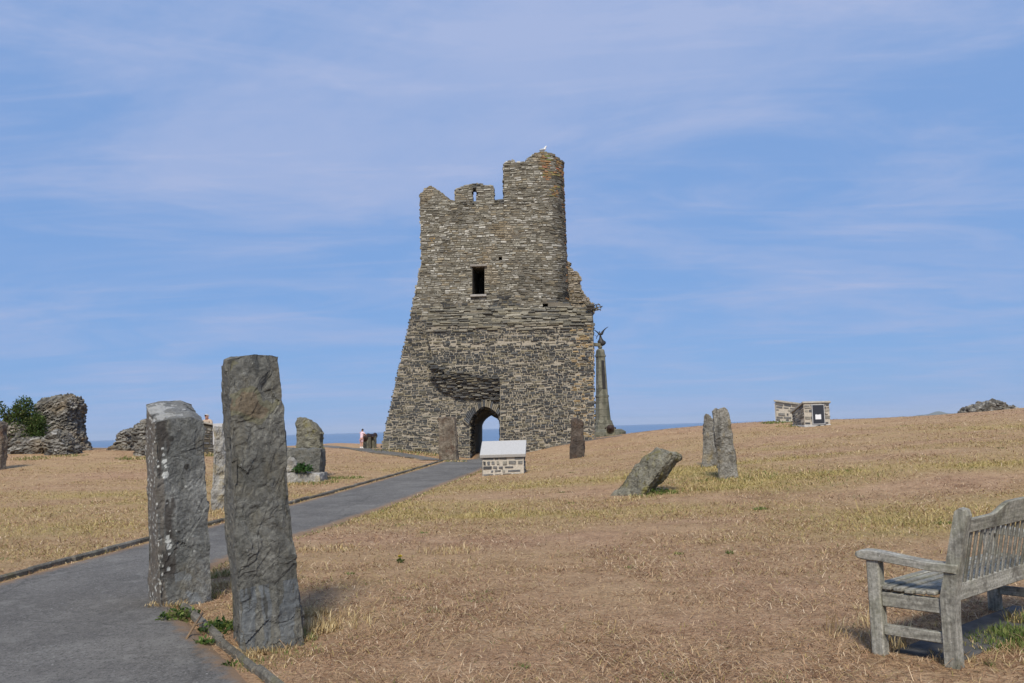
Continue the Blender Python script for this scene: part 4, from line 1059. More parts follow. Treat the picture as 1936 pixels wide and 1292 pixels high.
sf = shaft([(hwp(29), zM(796)), (hwp(23), zM(752)), (hwp(25), zM(751)), (hwp(25), zM(748)), (hwp(22), zM(747)), (hwp(17), zM(676)), (hwp(19.5), zM(675)), (hwp(19.5), zM(672)), (hwp(17), zM(670)), (hwp(15.5), zM(663)), (hwp(10), zM(660))], 'column', MAT['memorial'])
mb = MB(); mb.ball((mc.x, mc.y, zM(656.3)), 4.3 * kM, 14, 10); mb.build('globe', MAT['memorial'], mem, smooth=True)
mb = MB()                                        # dark bronze relief panel on the shaft
Rr = Matrix.Rotation(R(24), 3, 'Z')
for sgn, (xx, yy) in ((1, (0, -1)),):
    n_ = Rr @ Vector((xx, yy, 0)); tt = Rr @ Vector((1, 0, 0))
    z0, z1 = zM(736), zM(682); h0, h1_ = hwp(21.6) + .02, hwp(17.6) + .02
    a0, a1 = Vector((mc.x, mc.y, z0)) + n_ * h0, Vector((mc.x, mc.y, z1)) + n_ * h1_
    mb.add([a0 - tt * .16, a0 + tt * .16, a1 + tt * .13, a1 - tt * .13] + [a0 - tt * .16 - n_ * .1, a0 + tt * .16 - n_ * .1, a1 + tt * .13 - n_ * .1, a1 - tt * .13 - n_ * .1],
           [(0, 1, 2, 3), (0, 4, 5, 1), (1, 5, 6, 2), (2, 6, 7, 3), (3, 7, 4, 0)])
mb.build('relief', MAT['bronze'], sf)
# figure of victory
def skin_mesh(name, joints, edges, radii, mat, parent, root=0, sub=2, org=None, subparent=None):
    me = bpy.data.meshes.new(name); o_ = ORG[parent.name]
    me.from_pydata([tuple(Vector(j) - o_) for j in joints], edges, []); o = bpy.data.objects.new(name, me); COL.objects.link(o)
    o.modifiers.new('s', 'SKIN'); sv = me.skin_vertices[0].data
    for v, r_ in zip(sv, radii): v.radius = r_ if hasattr(r_, '__len__') else (r_, r_)
    for i, v in enumerate(sv): v.use_root = (i == root)
    o.modifiers['s'].use_smooth_shade = True
    m_ = o.modifiers.new('d', 'SUBSURF'); m_.levels = m_.render_levels = sub
    dg = bpy.context.evaluated_depsgraph_get(); ne = bpy.data.meshes.new_from_object(o.evaluated_get(dg))
    bpy.data.objects.remove(o); ne.name = name; ne.materials.clear(); ne.materials.append(mat)
    ne.polygons.foreach_set('use_smooth', np.ones(len(ne.polygons), bool))
    o = bpy.data.objects.new(name, ne); COL.objects.link(o); o.parent = parent; ORG[o.name] = o_
    return o
def S(px, py, dy=0.0): return P(px, py, YM + 1.5 + dy)
k_ = kM
J = [S(1135.2, 637), S(1134.6, 633.6), S(1133.9, 630.6), S(1133.6, 629.2), S(1133.2, 626.6), S(1136, 642), S(1137, 647), S(1136.2, 655),
     S(1131.8, 632.2, -.1), S(1128.6, 637, -.25), S(1127.2, 641.5, -.35), S(1137.2, 632, -.1), S(1139.6, 632.6, -.35), S(1139.8, 629, -.5)]
E = [(0, 1), (1, 2), (2, 3), (3, 4), (0, 5), (5, 6), (6, 7), (2, 8), (8, 9), (9, 10), (2, 11), (11, 12), (12, 13)]
fig = skin_mesh('statue', J, E, [q * k_ for q in (1.7, 2.1, 1.4, .8, 1.7, 2.2, 2.2, .8, .9, .7, .6, .9, .7, .5)], MAT['bronze'], mem)
mb = MB()                                        # billowing dress
rows = [(636, 1135.2, 1.9), (640, 1135.6, 2.9), (644, 1135.8, 4.1), (647, 1136.6, 5.0), (650, 1137.2, 5.2), (652.5, 1137, 4.0), (655, 1136.4, 1.8), (656.5, 1136.2, 1.0)]
vs, fs = [], []
for i, (py, cx_, r_) in enumerate(rows):
    for q in range(20):
        a = 2 * math.pi * q / 20; rr = r_ * (1 + .14 * math.sin(a * 5 + i) * min(1, i / 3)); sk = max(0, math.cos(a)) ** 3 * (0, 0, 1.2, 3.6, 3.4, 2.0, 0, 0)[i] - max(0, -math.cos(a)) ** 3 * (0, 0, .8, 2.2, .8, 0, 0, 0)[i]
        p = S(cx_ + math.cos(a) * rr + sk, py + (.6 * math.sin(a * 3) if 1 < i < 6 else 0)); p.y += math.sin(a) * rr * k_; vs.append(p)
for i in range(len(rows) - 1):
    for q in range(20): fs.append((i * 20 + q, i * 20 + (q + 1) % 20, (i + 1) * 20 + (q + 1) % 20, (i + 1) * 20 + q))
fs += [tuple(range(20)), tuple((len(rows) - 1) * 20 + q for q in range(20))[::-1]]; mb.add(vs, fs); mb.build('dress', MAT['bronze'], fig, smooth=True)
def wing(pts, th=.10):
    """feathered blade: (x, y, half width) down the spine, seen edge-on from the front"""
    mb = MB(); vs, fs = [], []
    for k, (x, y, w_) in enumerate(pts):
        a = Vector(pts[min(k + 1, len(pts) - 1)][:2]) - Vector(pts[max(k - 1, 0)][:2]); n_ = Vector((-a.y, a.x)).normalized()
        for dx, dy in ((1, 0), (0, -th), (-1, 0), (0, th)):
            vs.append(S(x + n_.x * w_ * dx, y + n_.y * w_ * dx, .45 + dy + .06 * k))
    for k in range(len(pts) - 1):
        for q in range(4): fs.append((k * 4 + q, k * 4 + (q + 1) % 4, (k + 1) * 4 + (q + 1) % 4, (k + 1) * 4 + q))
    fs += [(0, 1, 2, 3), tuple((len(pts) - 1) * 4 + q for q in (3, 2, 1, 0))]; mb.add(vs, fs); mb.build('wing', MAT['bronze'], fig)
wing([(1136, 634, 1.2), (1137.6, 631.5, 2.6), (1139.3, 628, 2.1), (1142, 624.2, 1.2), (1145.5, 621, .85), (1149.8, 618.2, .4)])
wing([(1134, 634, 1.0), (1132, 630.8, 1.5), (1129, 628, 1.1), (1126, 625.8, .9), (1122.5, 624, .4)])
mb = MB(); mb.tube([S(1124.3, 635.4, -.35), S(1125.6, 634.4, -.35), S(1127.2, 635.2, -.35), S(1128.4, 637.4, -.3), S(1128.2, 640, -.3)], .38 * k_, 6); mb.build('wreath', MAT['bronze'], fig, smooth=True)

# ------------------------------------------------------------------ cannons on stone cradles
def cannon(c, d, Lr, label, cr_w, cr_h, cr_d, tilt=0.0, barrel_z=None, side_posts=False):
    t = empty('cannon', c, label, 'cannon', 'old cannons by the tower')
    d = Vector((d[0], d[1], tilt)).normalized(); s_ = d.cross(Vector((0, 0, 1))).normalized(); u_ = s_.cross(d)
    b = Vector(c) + Vector((0, 0, barrel_z))
    prof = [(-.5, .02), (-.49, .07), (-.46, .06), (-.44, .10), (-.42, .20), (-.40, .24), (-.36, .24), (-.35, .215), (-.1, .20), (-.09, .225), (-.05, .225), (-.04, .185), (.3, .15), (.42, .14), (.46, .17), (.49, .18), (.5, .16), (.5, .08), (.40, .07)]
    mb = MB(); mb.tube([b + d * (q * Lr) for q, r_ in prof], [r_ for q, r_ in prof], 18); mb.build('barrel', MAT['iron'], t, smooth=True)
    for sgn in (-1, 1):
        mb = MB(); p = b + d * (-.02 * Lr); mb.tube([p + s_ * (sgn * .15), p + s_ * (sgn * .36)], .065, 10); mb.build('trunnion', MAT['iron'], t, smooth=True)
    for q in (-.24, .22) if not side_posts else (-.1, .25):
        p = b + d * (q * Lr); rb = float(np.interp(q, [a for a, _ in prof[:17]], [r_ for _, r_ in prof[:17]])); zt_ = (p.z - c[2])
        mb = MB()
        # cradle with a hollow that holds the barrel
        prof2 = [(-cr_w / 2, 0), (cr_w / 2, 0), (cr_w / 2, zt_ + .02)] + [(math.cos(a) * rb, zt_ - math.sin(a) * rb) for a in np.linspace(0, math.pi, 9)] + [(-cr_w / 2, zt_ + .02)]
        n_ = len(prof2); base = Vector((p.x, p.y, c[2] - .15))
        A = [base + s_ * x + Vector((0, 0, z + .15 if z > 0 else 0)) - Vector((d.x, d.y, 0)) * cr_d / 2 for x, z in prof2]; B = [a + Vector((d.x, d.y, 0)) * cr_d for a in A]
        tri = tessellate_polygon([[Vector((x, z, 0)) for x, z in prof2]])
        mb.add(A, tri); mb.add(B, [t_[::-1] for t_ in tri]); mb.add(A + B, [(i, (i + 1) % n_, n_ + (i + 1) % n_, n_ + i) for i in range(n_)])
        mb.build('cradle', MAT['cradle'], t)
    return t
p_ = P(697, 848, 56.4); p_.z = terr(p_.x, p_.y)
cannon((p_.x, p_.y + .3, p_.z), (.42, .9), 1.35, 'old cannon on grey stone cradles with a child leaning on it', .46, .7, .34, tilt=.10, barrel_z=.72)
p_ = P(1157, 824, 58); p_.z = terr(p_.x, p_.y) if abs(terr(p_.x, p_.y) - p_.z) < .4 else p_.z
cannon((p_.x, p_.y + .8, p_.z), (.10, 1), 1.9, 'old cannon seen breech on at the foot of the memorial column', .56, .5, .3, barrel_z=.50)

# ------------------------------------------------------------------ people
def mat_cloth(n, c): return mat_plain(n, c, .85, .12, 30, .2)
MAT['skin'] = mat_plain('skin', (0.52, 0.29, 0.21), .6, .06, 20, .05)
MAT['hair_dark'] = mat_plain('dark brown hair', (0.028, 0.019, 0.014), .7, .4, 60, .6)
MAT['hair_grey'] = mat_plain('white hair', (0.55, 0.53, 0.50), .7, .2, 60, .5)
MAT['pink'] = mat_cloth('pale pink cotton', (0.74, 0.55, 0.60)); MAT['pinkshort'] = mat_cloth('pink check cotton', (0.58, 0.40, 0.43))
MAT['white_cloth'] = mat_cloth('white cotton', (0.8, 0.8, 0.8)); MAT['beige'] = mat_cloth('beige shirt', (0.42, 0.33, 0.25)); MAT['trouser'] = mat_cloth('dark trousers', (0.05, 0.05, 0.06))
MAT['eye'] = mat_plain('eyes', (0.02, 0.018, 0.016), .3, .1, 10, 0)
def person(base, h, rz, arms, lean, label, hair, clothes, bald=False, knees=0.0):
    """arms: (left elbow, left hand, right elbow, right hand) in body units of height; +y is forward"""
    t = empty('person', base, label, 'person')
    Rm = Matrix.Rotation(rz, 3, 'Z')
    def T(x, y, z):
        y2 = y + lean * max(0, z - .5); return Vector(base) + Rm @ Vector((x * h, y2 * h, z * h))
    J, E, Ra = [], [], []
    def add(p, r_, par=None):
        J.append(T(*p)); Ra.append((r_[0] * h, r_[1] * h) if hasattr(r_, '__len__') else r_ * h)
        if par is not None: E.append((par, len(J) - 1))
        return len(J) - 1
    pel = add((0, 0, .52), (.085, .062)); ab = add((0, .005, .61), (.08, .058), pel); chest = add((0, .0, .72), (.095, .06), ab); nk0 = add((0, .0, .815), (.05, .042), chest)
    nk = add((0, .012, .852), .030, nk0); hd = add((0, .022, .90), (.046, .054), nk); add((0, .020, .955), (.048, .056), hd); 
    nose = add((0, .062, .913), .012, hd)
    for sg, (el, ha) in ((-1, (arms[0], arms[1])), (1, (arms[2], arms[3]))):
        sh_ = add((sg * .105, 0, .800), .036, nk0); e_ = add(el, .026, sh_); w_ = add(tuple(e + (a - e) * .88 for e, a in zip(el, ha)), .019, e_); pm = add(ha, (.022, .014), w_)
        dr = Vector(ha) - Vector(el); dr.normalize()
        sd_ = dr.cross(Vector((0, 0, 1))); sd_ = sd_.normalized() if sd_.length > .1 else Vector((1, 0, 0))
        for f_i, (off, ln_) in enumerate(((-.016, .042), (-.006, .050), (.005, .047), (.015, .036))):
            r0 = Vector(ha) + sd_ * off + dr * .012; m1 = r0 + dr * ln_ * .55; m2 = m1 + (dr + Vector((0, 0, -.5))) * ln_ * .42
            a = add(tuple(r0), .0062, pm); a = add(tuple(m1), .0056, a); add(tuple(m2), .0048, a)
        th_ = Vector(ha) - dr * .005 - sd_ * .022 * sg; a = add(tuple(th_), .0066, pm); add(tuple(th_ + (dr * .7 - sd_ * .6 * sg) * .032), .0055, a)
        hp = add((sg * .052, 0, .475), (.056, .056), pel); kn = add((sg * .06, .01 + knees, .275), .038, hp); cf2 = add((sg * .062, -.008, .18), .034, kn); an = add((sg * .064, -.012, .045), .021, cf2)
        hl = add((sg * .064, -.02, .018), .020, an); add((sg * .07, .075, .014), (.022, .014), an)
    body = skin_mesh('body', J, E, Ra, MAT['skin'], t, 0, 2)
    # face, ears and hair
    for sg in (-1, 1):
        mb = MB(); mb.ball(T(sg * .02, .071, .932), .0065 * h, 8, 6); mb.build('eye', MAT['eye'], body, smooth=True)
    mb = MB(); mb.ball(T(0, .072, .886), (.016 * h, .006 * h, .004 * h), 8, 6); mb.build('mouth', mat_plain('lips', (.40, .16, .14), .5, .05, 10, 0), body, smooth=True)
    for sg in (-1, 1):
        mb = MB(); mb.ball(T(sg * .052, .012, .918), (.007 * h, .014 * h, .02 * h), 8, 6); mb.build('ear', MAT['skin'], body, smooth=True)
    mb = MB(); nu, nv = 18, 9; vs, fs = [], []
    for j in range(nv + 1):
        th_ = (math.pi * .62) * j / nv
        for i in range(nu):
            a = 2 * math.pi * i / nu; fx, fy, fz = math.sin(th_) * math.cos(a), math.sin(th_) * math.sin(a), math.cos(th_)
            drop = 0
            if fy > .35 and fz < .45: fz = .45; 
            if bald and fz > .45: k2 = .965
            else: k2 = 1.0
            vs.append(T(fx * .0545 * k2, .016 + fy * .0645 * k2, .936 + fz * .066 * k2))
    for j in range(4 if bald else 0, nv):
        for i in range(nu): fs.append((j * nu + i, j * nu + (i + 1) % nu, (j + 1) * nu + (i + 1) % nu, (j + 1) * nu + i))
    mb.add(vs, fs); mb.build('hair', hair, body, smooth=True)
    # shirt: torso shell with short sleeves
    J, E, Ra = [], [], []
    p0 = add((0, 0, .50 if not bald else .52), (.098, .076)); p1 = add((0, .005, .61), (.094, .072), p0); p2 = add((0, 0, .72), (.106, .073), p1); p3 = add((0, 0, .81), (.062, .054), p2)
    for sg, el in ((-1, arms[0]), (1, arms[2])):
        s1 = add((sg * .108, 0, .798), .046, p3); v = Vector(el) - Vector((sg * .105, 0, .8)); add(tuple(Vector((sg * .105, 0, .8)) + v * .62), .041, s1)
    skin_mesh('shirt', J, E, Ra, clothes[0], t, 0, 2)
    J, E, Ra = [], [], []
    p0 = add((0, 0, .515), (.098, .078))
    for sg in (-1, 1):
        a = add((sg * .053, 0, .455), (.068, .070), p0); zl = .31 if not bald else .06
        if bald: a = add((sg * .06, .01, .28), .05, a)
        add((sg * .061, .008 if not bald else -.01, zl), .058 if not bald else .042, a)
    skin_mesh('shorts' if not bald else 'trousers', J, E, Ra, clothes[1], t, 0, 2)
    for sg in (-1, 1):
        J, E, Ra = [], [], []
        a = add((sg * .063, -.012, .12), .030); a2 = add((sg * .064, -.012, .05), .028, a); add((sg * .064, -.022, .020), .027, a2); add((sg * .07, .08, .018), (.030, .020), a2)
        skin_mesh('shoe', J, E, Ra, clothes[2], t, 0, 2)
    return t
p_ = P(683.5, 848.5, 55.4); p_.z = terr(p_.x, p_.y)
person(tuple(p_), 1.22, R(-38), ((-.14, .12, .70), (-.07, .24, .66), (.14, .13, .70), (.08, .25, .67)), .16,
       'child in pale pink shirt and shorts seen from behind, leaning on a cannon', MAT['hair_dark'], (MAT['pink'], MAT['pinkshort'], MAT['white_cloth']))
p_ = P(393, 858, 45.6); p_.z = terr(p_.x, p_.y); hp_ = P(387.5, 782, 45.6).z - p_.z
person(tuple(p_), min(1.95, max(1.6, hp_)), R(168), ((-.16, .08, .62), (-.10, .22, .60), (.16, .08, .62), (.10, .22, .60)), .10,
       'white haired man in a beige shirt standing behind a narrow plinth, looking down', MAT['hair_grey'], (MAT['beige'], MAT['trouser'], MAT['trouser']), bald=True)

# gull on the turret
gp = Vector(cyl(.12 * R_T, float(ztop(.12)) + .05, -.25)); gp = P(1027.5, 289.5, gp.y)
gull = empty('gull', gp, 'white gull perched on the highest point of the tower', 'bird')
o_ = gp
gm = mat_plain('white feathers', (.8, .8, .78), .7, .05, 30, .1); gg = mat_plain('grey feathers', (.38, .40, .42), .7, .1, 30, .1)
skin_mesh('body', [o_ + Vector(q) for q in ((0, 0, .17), (.10, .0, .20), (.14, 0, .29), (.17, 0, .335), (.24, 0, .33), (-.14, .0, .14), (-.26, 0, .12))],
          [(0, 1), (1, 2), (2, 3), (3, 4), (0, 5), (5, 6)], [.085, .075, .045, .045, .01, .06, .02], gm, gull)
mb = MB(); mb.ball(o_ + Vector((-.06, -.065, .185)), (.19, .03, .06)); mb.build('wing', gg, gull, smooth=True)
mb = MB(); mb.ball(o_ + Vector((-.06, .065, .185)), (.19, .03, .06)); mb.build('wing', gg, gull, smooth=True)
mb = MB()
for s_ in (-.03, .03): mb.tube([o_ + Vector((.01, s_, .10)), o_ + Vector((.02, s_, -.02))], .01, 6)
mb.build('legs', mat_plain('gull legs', (.5, .3, .25), .6, .1, 10, 0), gull)

gull.rotation_euler.z = R(-35); gull.scale = (1.0, 1.0, 1.0)
# ------------------------------------------------------------------ bench
def mat_wood(name, scale, rotz=0.0):
    m = M(name, .85); a = m.attr()
    mp = m.n.new('ShaderNodeMapping'); mp.inputs['Rotation'].default_value = (0, 0, rotz); m.l.new(m.tc.outputs['Object'], mp.inputs[0])
    def sc_(k):
        q = m.n.new('ShaderNodeMapping'); q.inputs['Scale'].default_value = tuple(c * k for c in scale); m.l.new(mp.outputs[0], q.inputs[0]); return q.outputs[0]
    g1 = m.noise(1.0, 6, .7, sc_(1.0)); g2 = m.noise(1.0, 5, .65, sc_(.38)); n2 = m.noise(9, 6, .68); n4 = m.noise(50, 4, .7)
    c = m.ramp(g2, [(.28, (.15, .143, .118)), (.5, (.27, .26, .22)), (.74, (.40, .385, .335))])
    c = m.mix(1.0, c, m.ramp(g1, [(.25, .6), (.75, 1.35)]), 'MULTIPLY'); c = m.mix(1.0, c, m.ramp(n4, [(.25, .5), (.75, 1.5)]), 'MULTIPLY')
    c = m.mix(m.math('MULTIPLY', m.ramp(n2, [(.51, 0.0), (.63, 1.0)]), .65), c, (.075, .068, .054))
    g = m.noise(4.0, 5, .65); c = m.mix(m.math('MULTIPLY', m.ramp(g, [(.48, 0.0), (.66, 1.0)]), .45), c, (.25, .25, .165))
    sp = m.vor(38); c = m.mix(m.math('MULTIPLY', m.ramp(sp, [(.14, 1.0), (.2, 0.0)]), m.ramp(n2, [(.40, 1.0), (.5, 0.0)])), c, (.45, .44, .39))
    c = m.mix(1.0, c, a, 'MULTIPLY'); m.color(c); m.bump(g1, .6, .005); m.bump(n4, .4, .003); return m.m
eL = Vector((.757, .653, 0)).normalized(); eF = Vector((-eL.y, eL.x, 0)); _yw = -math.atan2(eL.y, eL.x)
WOOD = mat_wood('weathered timber upright', (70, 70, 5)); WOODL = mat_wood('weathered timber lengthwise', (5, 70, 70), _yw); WOODF = mat_wood('weathered timber crosswise', (70, 5, 70), _yw)
B0 = P(1803, 1247, 5.58); B0.z = 0.0
bench = empty('park_bench', B0, 'weathered grey wooden bench seen from behind at the right border', 'bench')
def BT(l, f, z): return B0 + eL * l + eF * f + Vector((0, 0, z))
LB, DB = 1.80, .46
def beam(mb, a, b, wv, hv, bev=.006, seg=1, col=(1, 1, 1)):
    a, b = Vector(a), Vector(b); mb.box((a + b) / 2, (b - a) / 2, Vector(wv), Vector(hv), col, 0, bev)
def poly_beam(mb, pts2, l0, l1, bev=.006, col=(1, 1, 1)):
    """outline in (f, z) extruded along the bench length"""
    n_ = len(pts2)
    c0 = sum(p[0] for p in pts2) / n_, sum(p[1] for p in pts2) / n_
    ins = [(p[0] + (c0[0] - p[0]) * .0, p[1]) for p in pts2]
    A = [BT(l0 + bev, f, z) for f, z in pts2]; Bv = [BT(l1 - bev, f, z) for f, z in pts2]
    tri = tessellate_polygon([[Vector((f, z, 0)) for f, z in pts2]])
    def off(k, sgn):
        (f, z) = pts2[k]; (f0, z0), (f1, z1) = pts2[k - 1], pts2[(k + 1) % n_]
        tx_, tz_ = f1 - f0, z1 - z0; l_ = math.hypot(tx_, tz_) or 1
        return f, z
    A0 = [BT(l0, f + (c0[0] - f) * .06, z + (bev * .6 if z < c0[1] else -bev * .6)) for f, z in pts2]; B1 = [BT(l1, f + (c0[0] - f) * .06, z + (bev * .6 if z < c0[1] else -bev * .6)) for f, z in pts2]
    mb.add(A + Bv, [(i, (i + 1) % n_, n_ + (i + 1) % n_, n_ + i) for i in range(n_)], col)
    mb.add(A0 + A, [(i, (i + 1) % n_, n_ + (i + 1) % n_, n_ + i) for i in range(n_)], col); mb.add(Bv + B1, [(i, (i + 1) % n_, n_ + (i + 1) % n_, n_ + i) for i in range(n_)], col)
    mb.add(A0, tri, col); mb.add(B1, [t[::-1] for t in tri], col)
pt = .075
for e, l0 in ((0, 0), (1, LB)):
    mb = MB(); poly_beam(mb, [(.045, -.06), (-.045, -.06), (-.045, .25), (-.055, .42), (-.16, .90), (-.150, .935), (-.115, .945), (-.085, .925), (.03, .46), (.045, .40)], l0 - pt / 2, l0 + pt / 2, .008, (.92, .92, .92)); mb.build('leg', WOOD, bench)
    mb = MB(); beam(mb, BT(l0, DB, -.06), BT(l0, DB, .605), eL * (pt / 2), eF * .042, .007); mb.build('leg', WOOD, bench)
    mb = MB()                                       # shaped armrest
    tp = [(-.085, .605), (.10, .610), (.25, .625), (.38, .642), (.47, .650), (.53, .648), (.565, .632), (.572, .612), (.555, .592), (.50, .585), (.40, .583), (.25, .570), (.10, .556), (-.07, .552)]
    poly_beam(mb, tp, l0 - .052, l0 + .052, .010, (1.08, 1.08, 1.1)); mb.build('armrest', WOODF, bench)
    mb = MB(); beam(mb, BT(l0, .045, .345), BT(l0, DB - .042, .345), eL * .022, (0, 0, .045), .005); mb.build('seat_rail', WOODF, bench)
    mb = MB(); beam(mb, BT(l0, .045, .155), BT(l0, DB - .042, .155), eL * .02, (0, 0, .033), .005); mb.build('stretcher', WOODF, bench)
mb = MB(); nS = 6
for k in range(nS):
    f = .06 + (DB + .02 - .06) * (k + .5) / nS - .0; z = .412 + .012 * abs(k - 2) / 3
    beam(mb, BT(-.035 - .045 * 0, f, z), BT(LB + .03, f, z), eF * .0280, (0, 0, .0125), .006, col=(.95 + random.uniform(-.12, .15),) * 3)
mb.build('seat', WOODL, bench)
mb = MB(); beam(mb, BT(pt / 2, DB - .02, .345), BT(LB - pt / 2, DB - .02, .345), eF * .016, (0, 0, .04), .004); mb.build('front_rail', WOODL, bench)
fb = lambda z: -.012 - (z - .40) * .205                # recline of the back
mb = MB(); beam(mb, BT(pt / 2, fb(.425), .425), BT(LB - pt / 2, fb(.425), .425), eF * .018, (0, 0, .052), .006); mb.build('back_rail', WOODL, bench)
mb = MB()                                              # camel back top rail
nseg = 44; vs, fs = [], []
def topz(t):
    d = abs(t - .5) * 2; q = max(0, min(1, (.56 - d) / .3))
    return .868 + .012 * (1 - d) + .062 * q * q * (3 - 2 * q)
for k in range(nseg + 1):
    t = k / nseg; l = pt / 2 + (LB - pt) * t; zt_ = topz(t); zb_ = .785
    for (ff, z) in ((.016, zt_ - .004), (.010, zt_), (-.014, zt_), (-.020, zt_ - .006), (-.020, zb_ + .004), (-.014, zb_), (.012, zb_), (.016, zb_ + .004)): vs.append(BT(l, fb(z) + ff, z))
for k in range(nseg):
    for q in range(8): fs.append((k * 8 + q, k * 8 + (q + 1) % 8, (k + 1) * 8 + (q + 1) % 8, (k + 1) * 8 + q))
fs += [tuple(range(8)), tuple(nseg * 8 + q for q in range(8))[::-1]]
mb.add(vs, fs, (.85, .85, .82)); mb.build('top_rail', WOODL, bench)
mb = MB(); ns = 21
for k in range(ns):
    l = .085 + (LB - .17) * k / (ns - 1)
    beam(mb, BT(l, fb(.472), .472), BT(l, fb(.79), .79), eL * .016, (eF * .006), .003, col=(.72 + random.uniform(-.14, .14),) * 3)
mb.build('back_slats', WOOD, bench)
mb = MB(); sc = BT(1.06, .22, .0); mb.box((sc.x, sc.y, -.022), eL * .96, eF * .20, (0, 0, .03), (1, 1, 1), 0, .01)
tag(mb.build('paving_slab', mat_plain('dark paving', (.085, .083, .08), .9, .35, 9, .4), None, (sc.x, sc.y, 0)), kind='structure')

# ------------------------------------------------------------------ kerbs
def kerb(pts, ln=.9, w_=.045, h_=.05, lift=.02, gap=.012, wob=.02, skip=0.0):
    mb = MB(); p = np.array(pts, float); s = np.r_[0, np.cumsum(np.hypot(*np.diff(p, axis=0).T))]; t = 0
    while t < s[-1] - .1:
        l = min(ln * random.uniform(.75, 1.2), s[-1] - t); a = [np.interp(t, s, p[:, k]) for k in (0, 1)]; b = [np.interp(t + l - gap, s, p[:, k]) for k in (0, 1)]; t += l
        if random.random() < skip: continue
        r_ = lambda: random.uniform(-wob, wob)
        A = Vector((a[0] + r_(), a[1] + r_(), terr(*a) + lift + r_() * .5)); B = Vector((b[0] + r_(), b[1] + r_(), terr(*b) + lift + r_() * .5))
        d = (B - A).normalized(); sd_ = d.cross(Vector((0, 0, 1))).normalized()
        mb.box((A + B) / 2, (B - A) / 2, sd_ * w_ * random.uniform(.85, 1.1), sd_.cross(d) * h_, (1, 1, 1), 0, .018)
    o = mb.build('kerb', MAT['kerb']); ca = np.zeros((len(o.data.vertices), 4), np.float32); o.data.color_attributes['Col'].data.foreach_set('color', ca.ravel()); return tag(o, kind='structure')
lo = _l + np.c_[np.full(NP_, -.10), np.zeros(NP_)]
kerb(lo[(_l[:, 1] > 2) & (_l[:, 1] < 38)], 1.0, .036, .042, .025)
km = (_r[:, 1] > 1.0) & (_r[:, 1] < 8.25); ro = _r + np.c_[np.full(NP_, .05), np.full(NP_, .03)]
kerb(ro[km], .95, .030, .036, .020, wob=.022)
kerb(bl[6:40] + np.array([0.0, .1]), .8, .05, .04, .02, skip=.2)

# ------------------------------------------------------------------ grass, tufts, weeds, bush
def blades(name, x, y, ln, wd, tilt, cols, label=None):
    n = len(x); z = terr_np(x, y); az = RNG.uniform(0, 2 * math.pi, n)
    dx, dy = np.cos(az), np.sin(az); sx_, sy_ = -dy, dx
    ct, st = np.cos(tilt), np.sin(tilt); bend = RNG.uniform(.2, .75, n)
    b = np.c_[x, y, z - .004]; side = np.c_[sx_, sy_, np.zeros(n)] * (wd / 2)[:, None]
    m1 = b + np.c_[dx * st, dy * st, ct] * (ln * .55)[:, None]
    t2 = np.minimum(tilt + bend, 1.62); m2 = m1 + np.c_[dx * np.sin(t2), dy * np.sin(t2), np.cos(t2)] * (ln * .45)[:, None]
    V = np.stack([b - side, b + side, m1 + side * .8, m1 - side * .8, m2], 1).reshape(-1, 3)
    i = np.arange(n) * 5
    F = np.r_[np.c_[i, i + 1, i + 2], np.c_[i, i + 2, i + 3], np.c_[i + 3, i + 2, i + 4]]
    return np_mesh(name, V, F, MAT['grass'], np.repeat(cols, 5, 0), smooth=False)
def sample_turf(n, r0, r1, a=R(43)):
    r_ = r0 * (r1 / r0) ** RNG.random(n); th_ = RNG.uniform(-a, a, n); return r_ * np.sin(th_), r_ * np.cos(th_)
x, y = sample_turf(820000, 3.2, 52)
keep = ~in_poly(x, y, PATH_POLY)
rel = np.c_[x - B0.x, y - B0.y]; bl_, bf_ = rel @ np.array(eL.xy), rel @ np.array(eF.xy)
slabm = (bl_ > .05) & (bl_ < 2.05) & (bf_ > -.02) & (bf_ < .43); keep &= ~slabm
patch = fbm(np.c_[x * .7, y * .9, x * 0 + 2], 4, 14); d = np.hypot(x, y)
keep &= RNG.random(len(x)) < np.clip(.55 + patch * 1.0 + np.clip(zone(x, y), 0, 1) * .4, .15, 1)
x, y, d, patch = x[keep], y[keep], d[keep], patch[keep]; n = len(x)
zn = zone(x, y)
ln = RNG.gamma(3.5, .014, n) + .015; ln *= np.where(RNG.random(n) < .04, 1.8, 1) * (1 + zn * .3)
wd = .0014 + .00050 * d; tilt = RNG.uniform(.95, 1.56, n) * (1 - zn * .35)
base = np.array([(.50, .335, .195), (.36, .215, .125), (.64, .48, .30), (.19, .105, .058), (.48, .33, .17), (.76, .61, .42)])
cols = base[RNG.choice(6, n, p=[.25, .26, .14, .21, .09, .05])] * RNG.uniform(.75, 1.15, n)[:, None]
yel = np.array([(.45, .35, .14), (.34, .27, .09), (.55, .44, .21), (.20, .19, .06)])[RNG.choice(4, n, p=[.4, .25, .25, .10])]
cols = np.where((RNG.random(n) < zn * 1.1)[:, None], yel, cols)
cols = np.where((RNG.random(n) < .006)[:, None], np.array((.10, .15, .03)), cols)
tag(blades('grass', x, y, ln, wd, tilt, cols), kind='stuff')
def tuft(cx_, cy_, rad, n, lmin, lmax, pal, tl=(0.1, .9), wd=.004):
    r_ = rad * np.sqrt(RNG.random(n)); th_ = RNG.uniform(0, 2 * math.pi, n)
    pal = np.array(pal); return (cx_ + r_ * np.cos(th_), cy_ + r_ * np.sin(th_), RNG.uniform(lmin, lmax, n), np.full(n, wd), RNG.uniform(*tl, n), pal[RNG.integers(0, len(pal), n)] * RNG.uniform(.7, 1.2, n)[:, None])
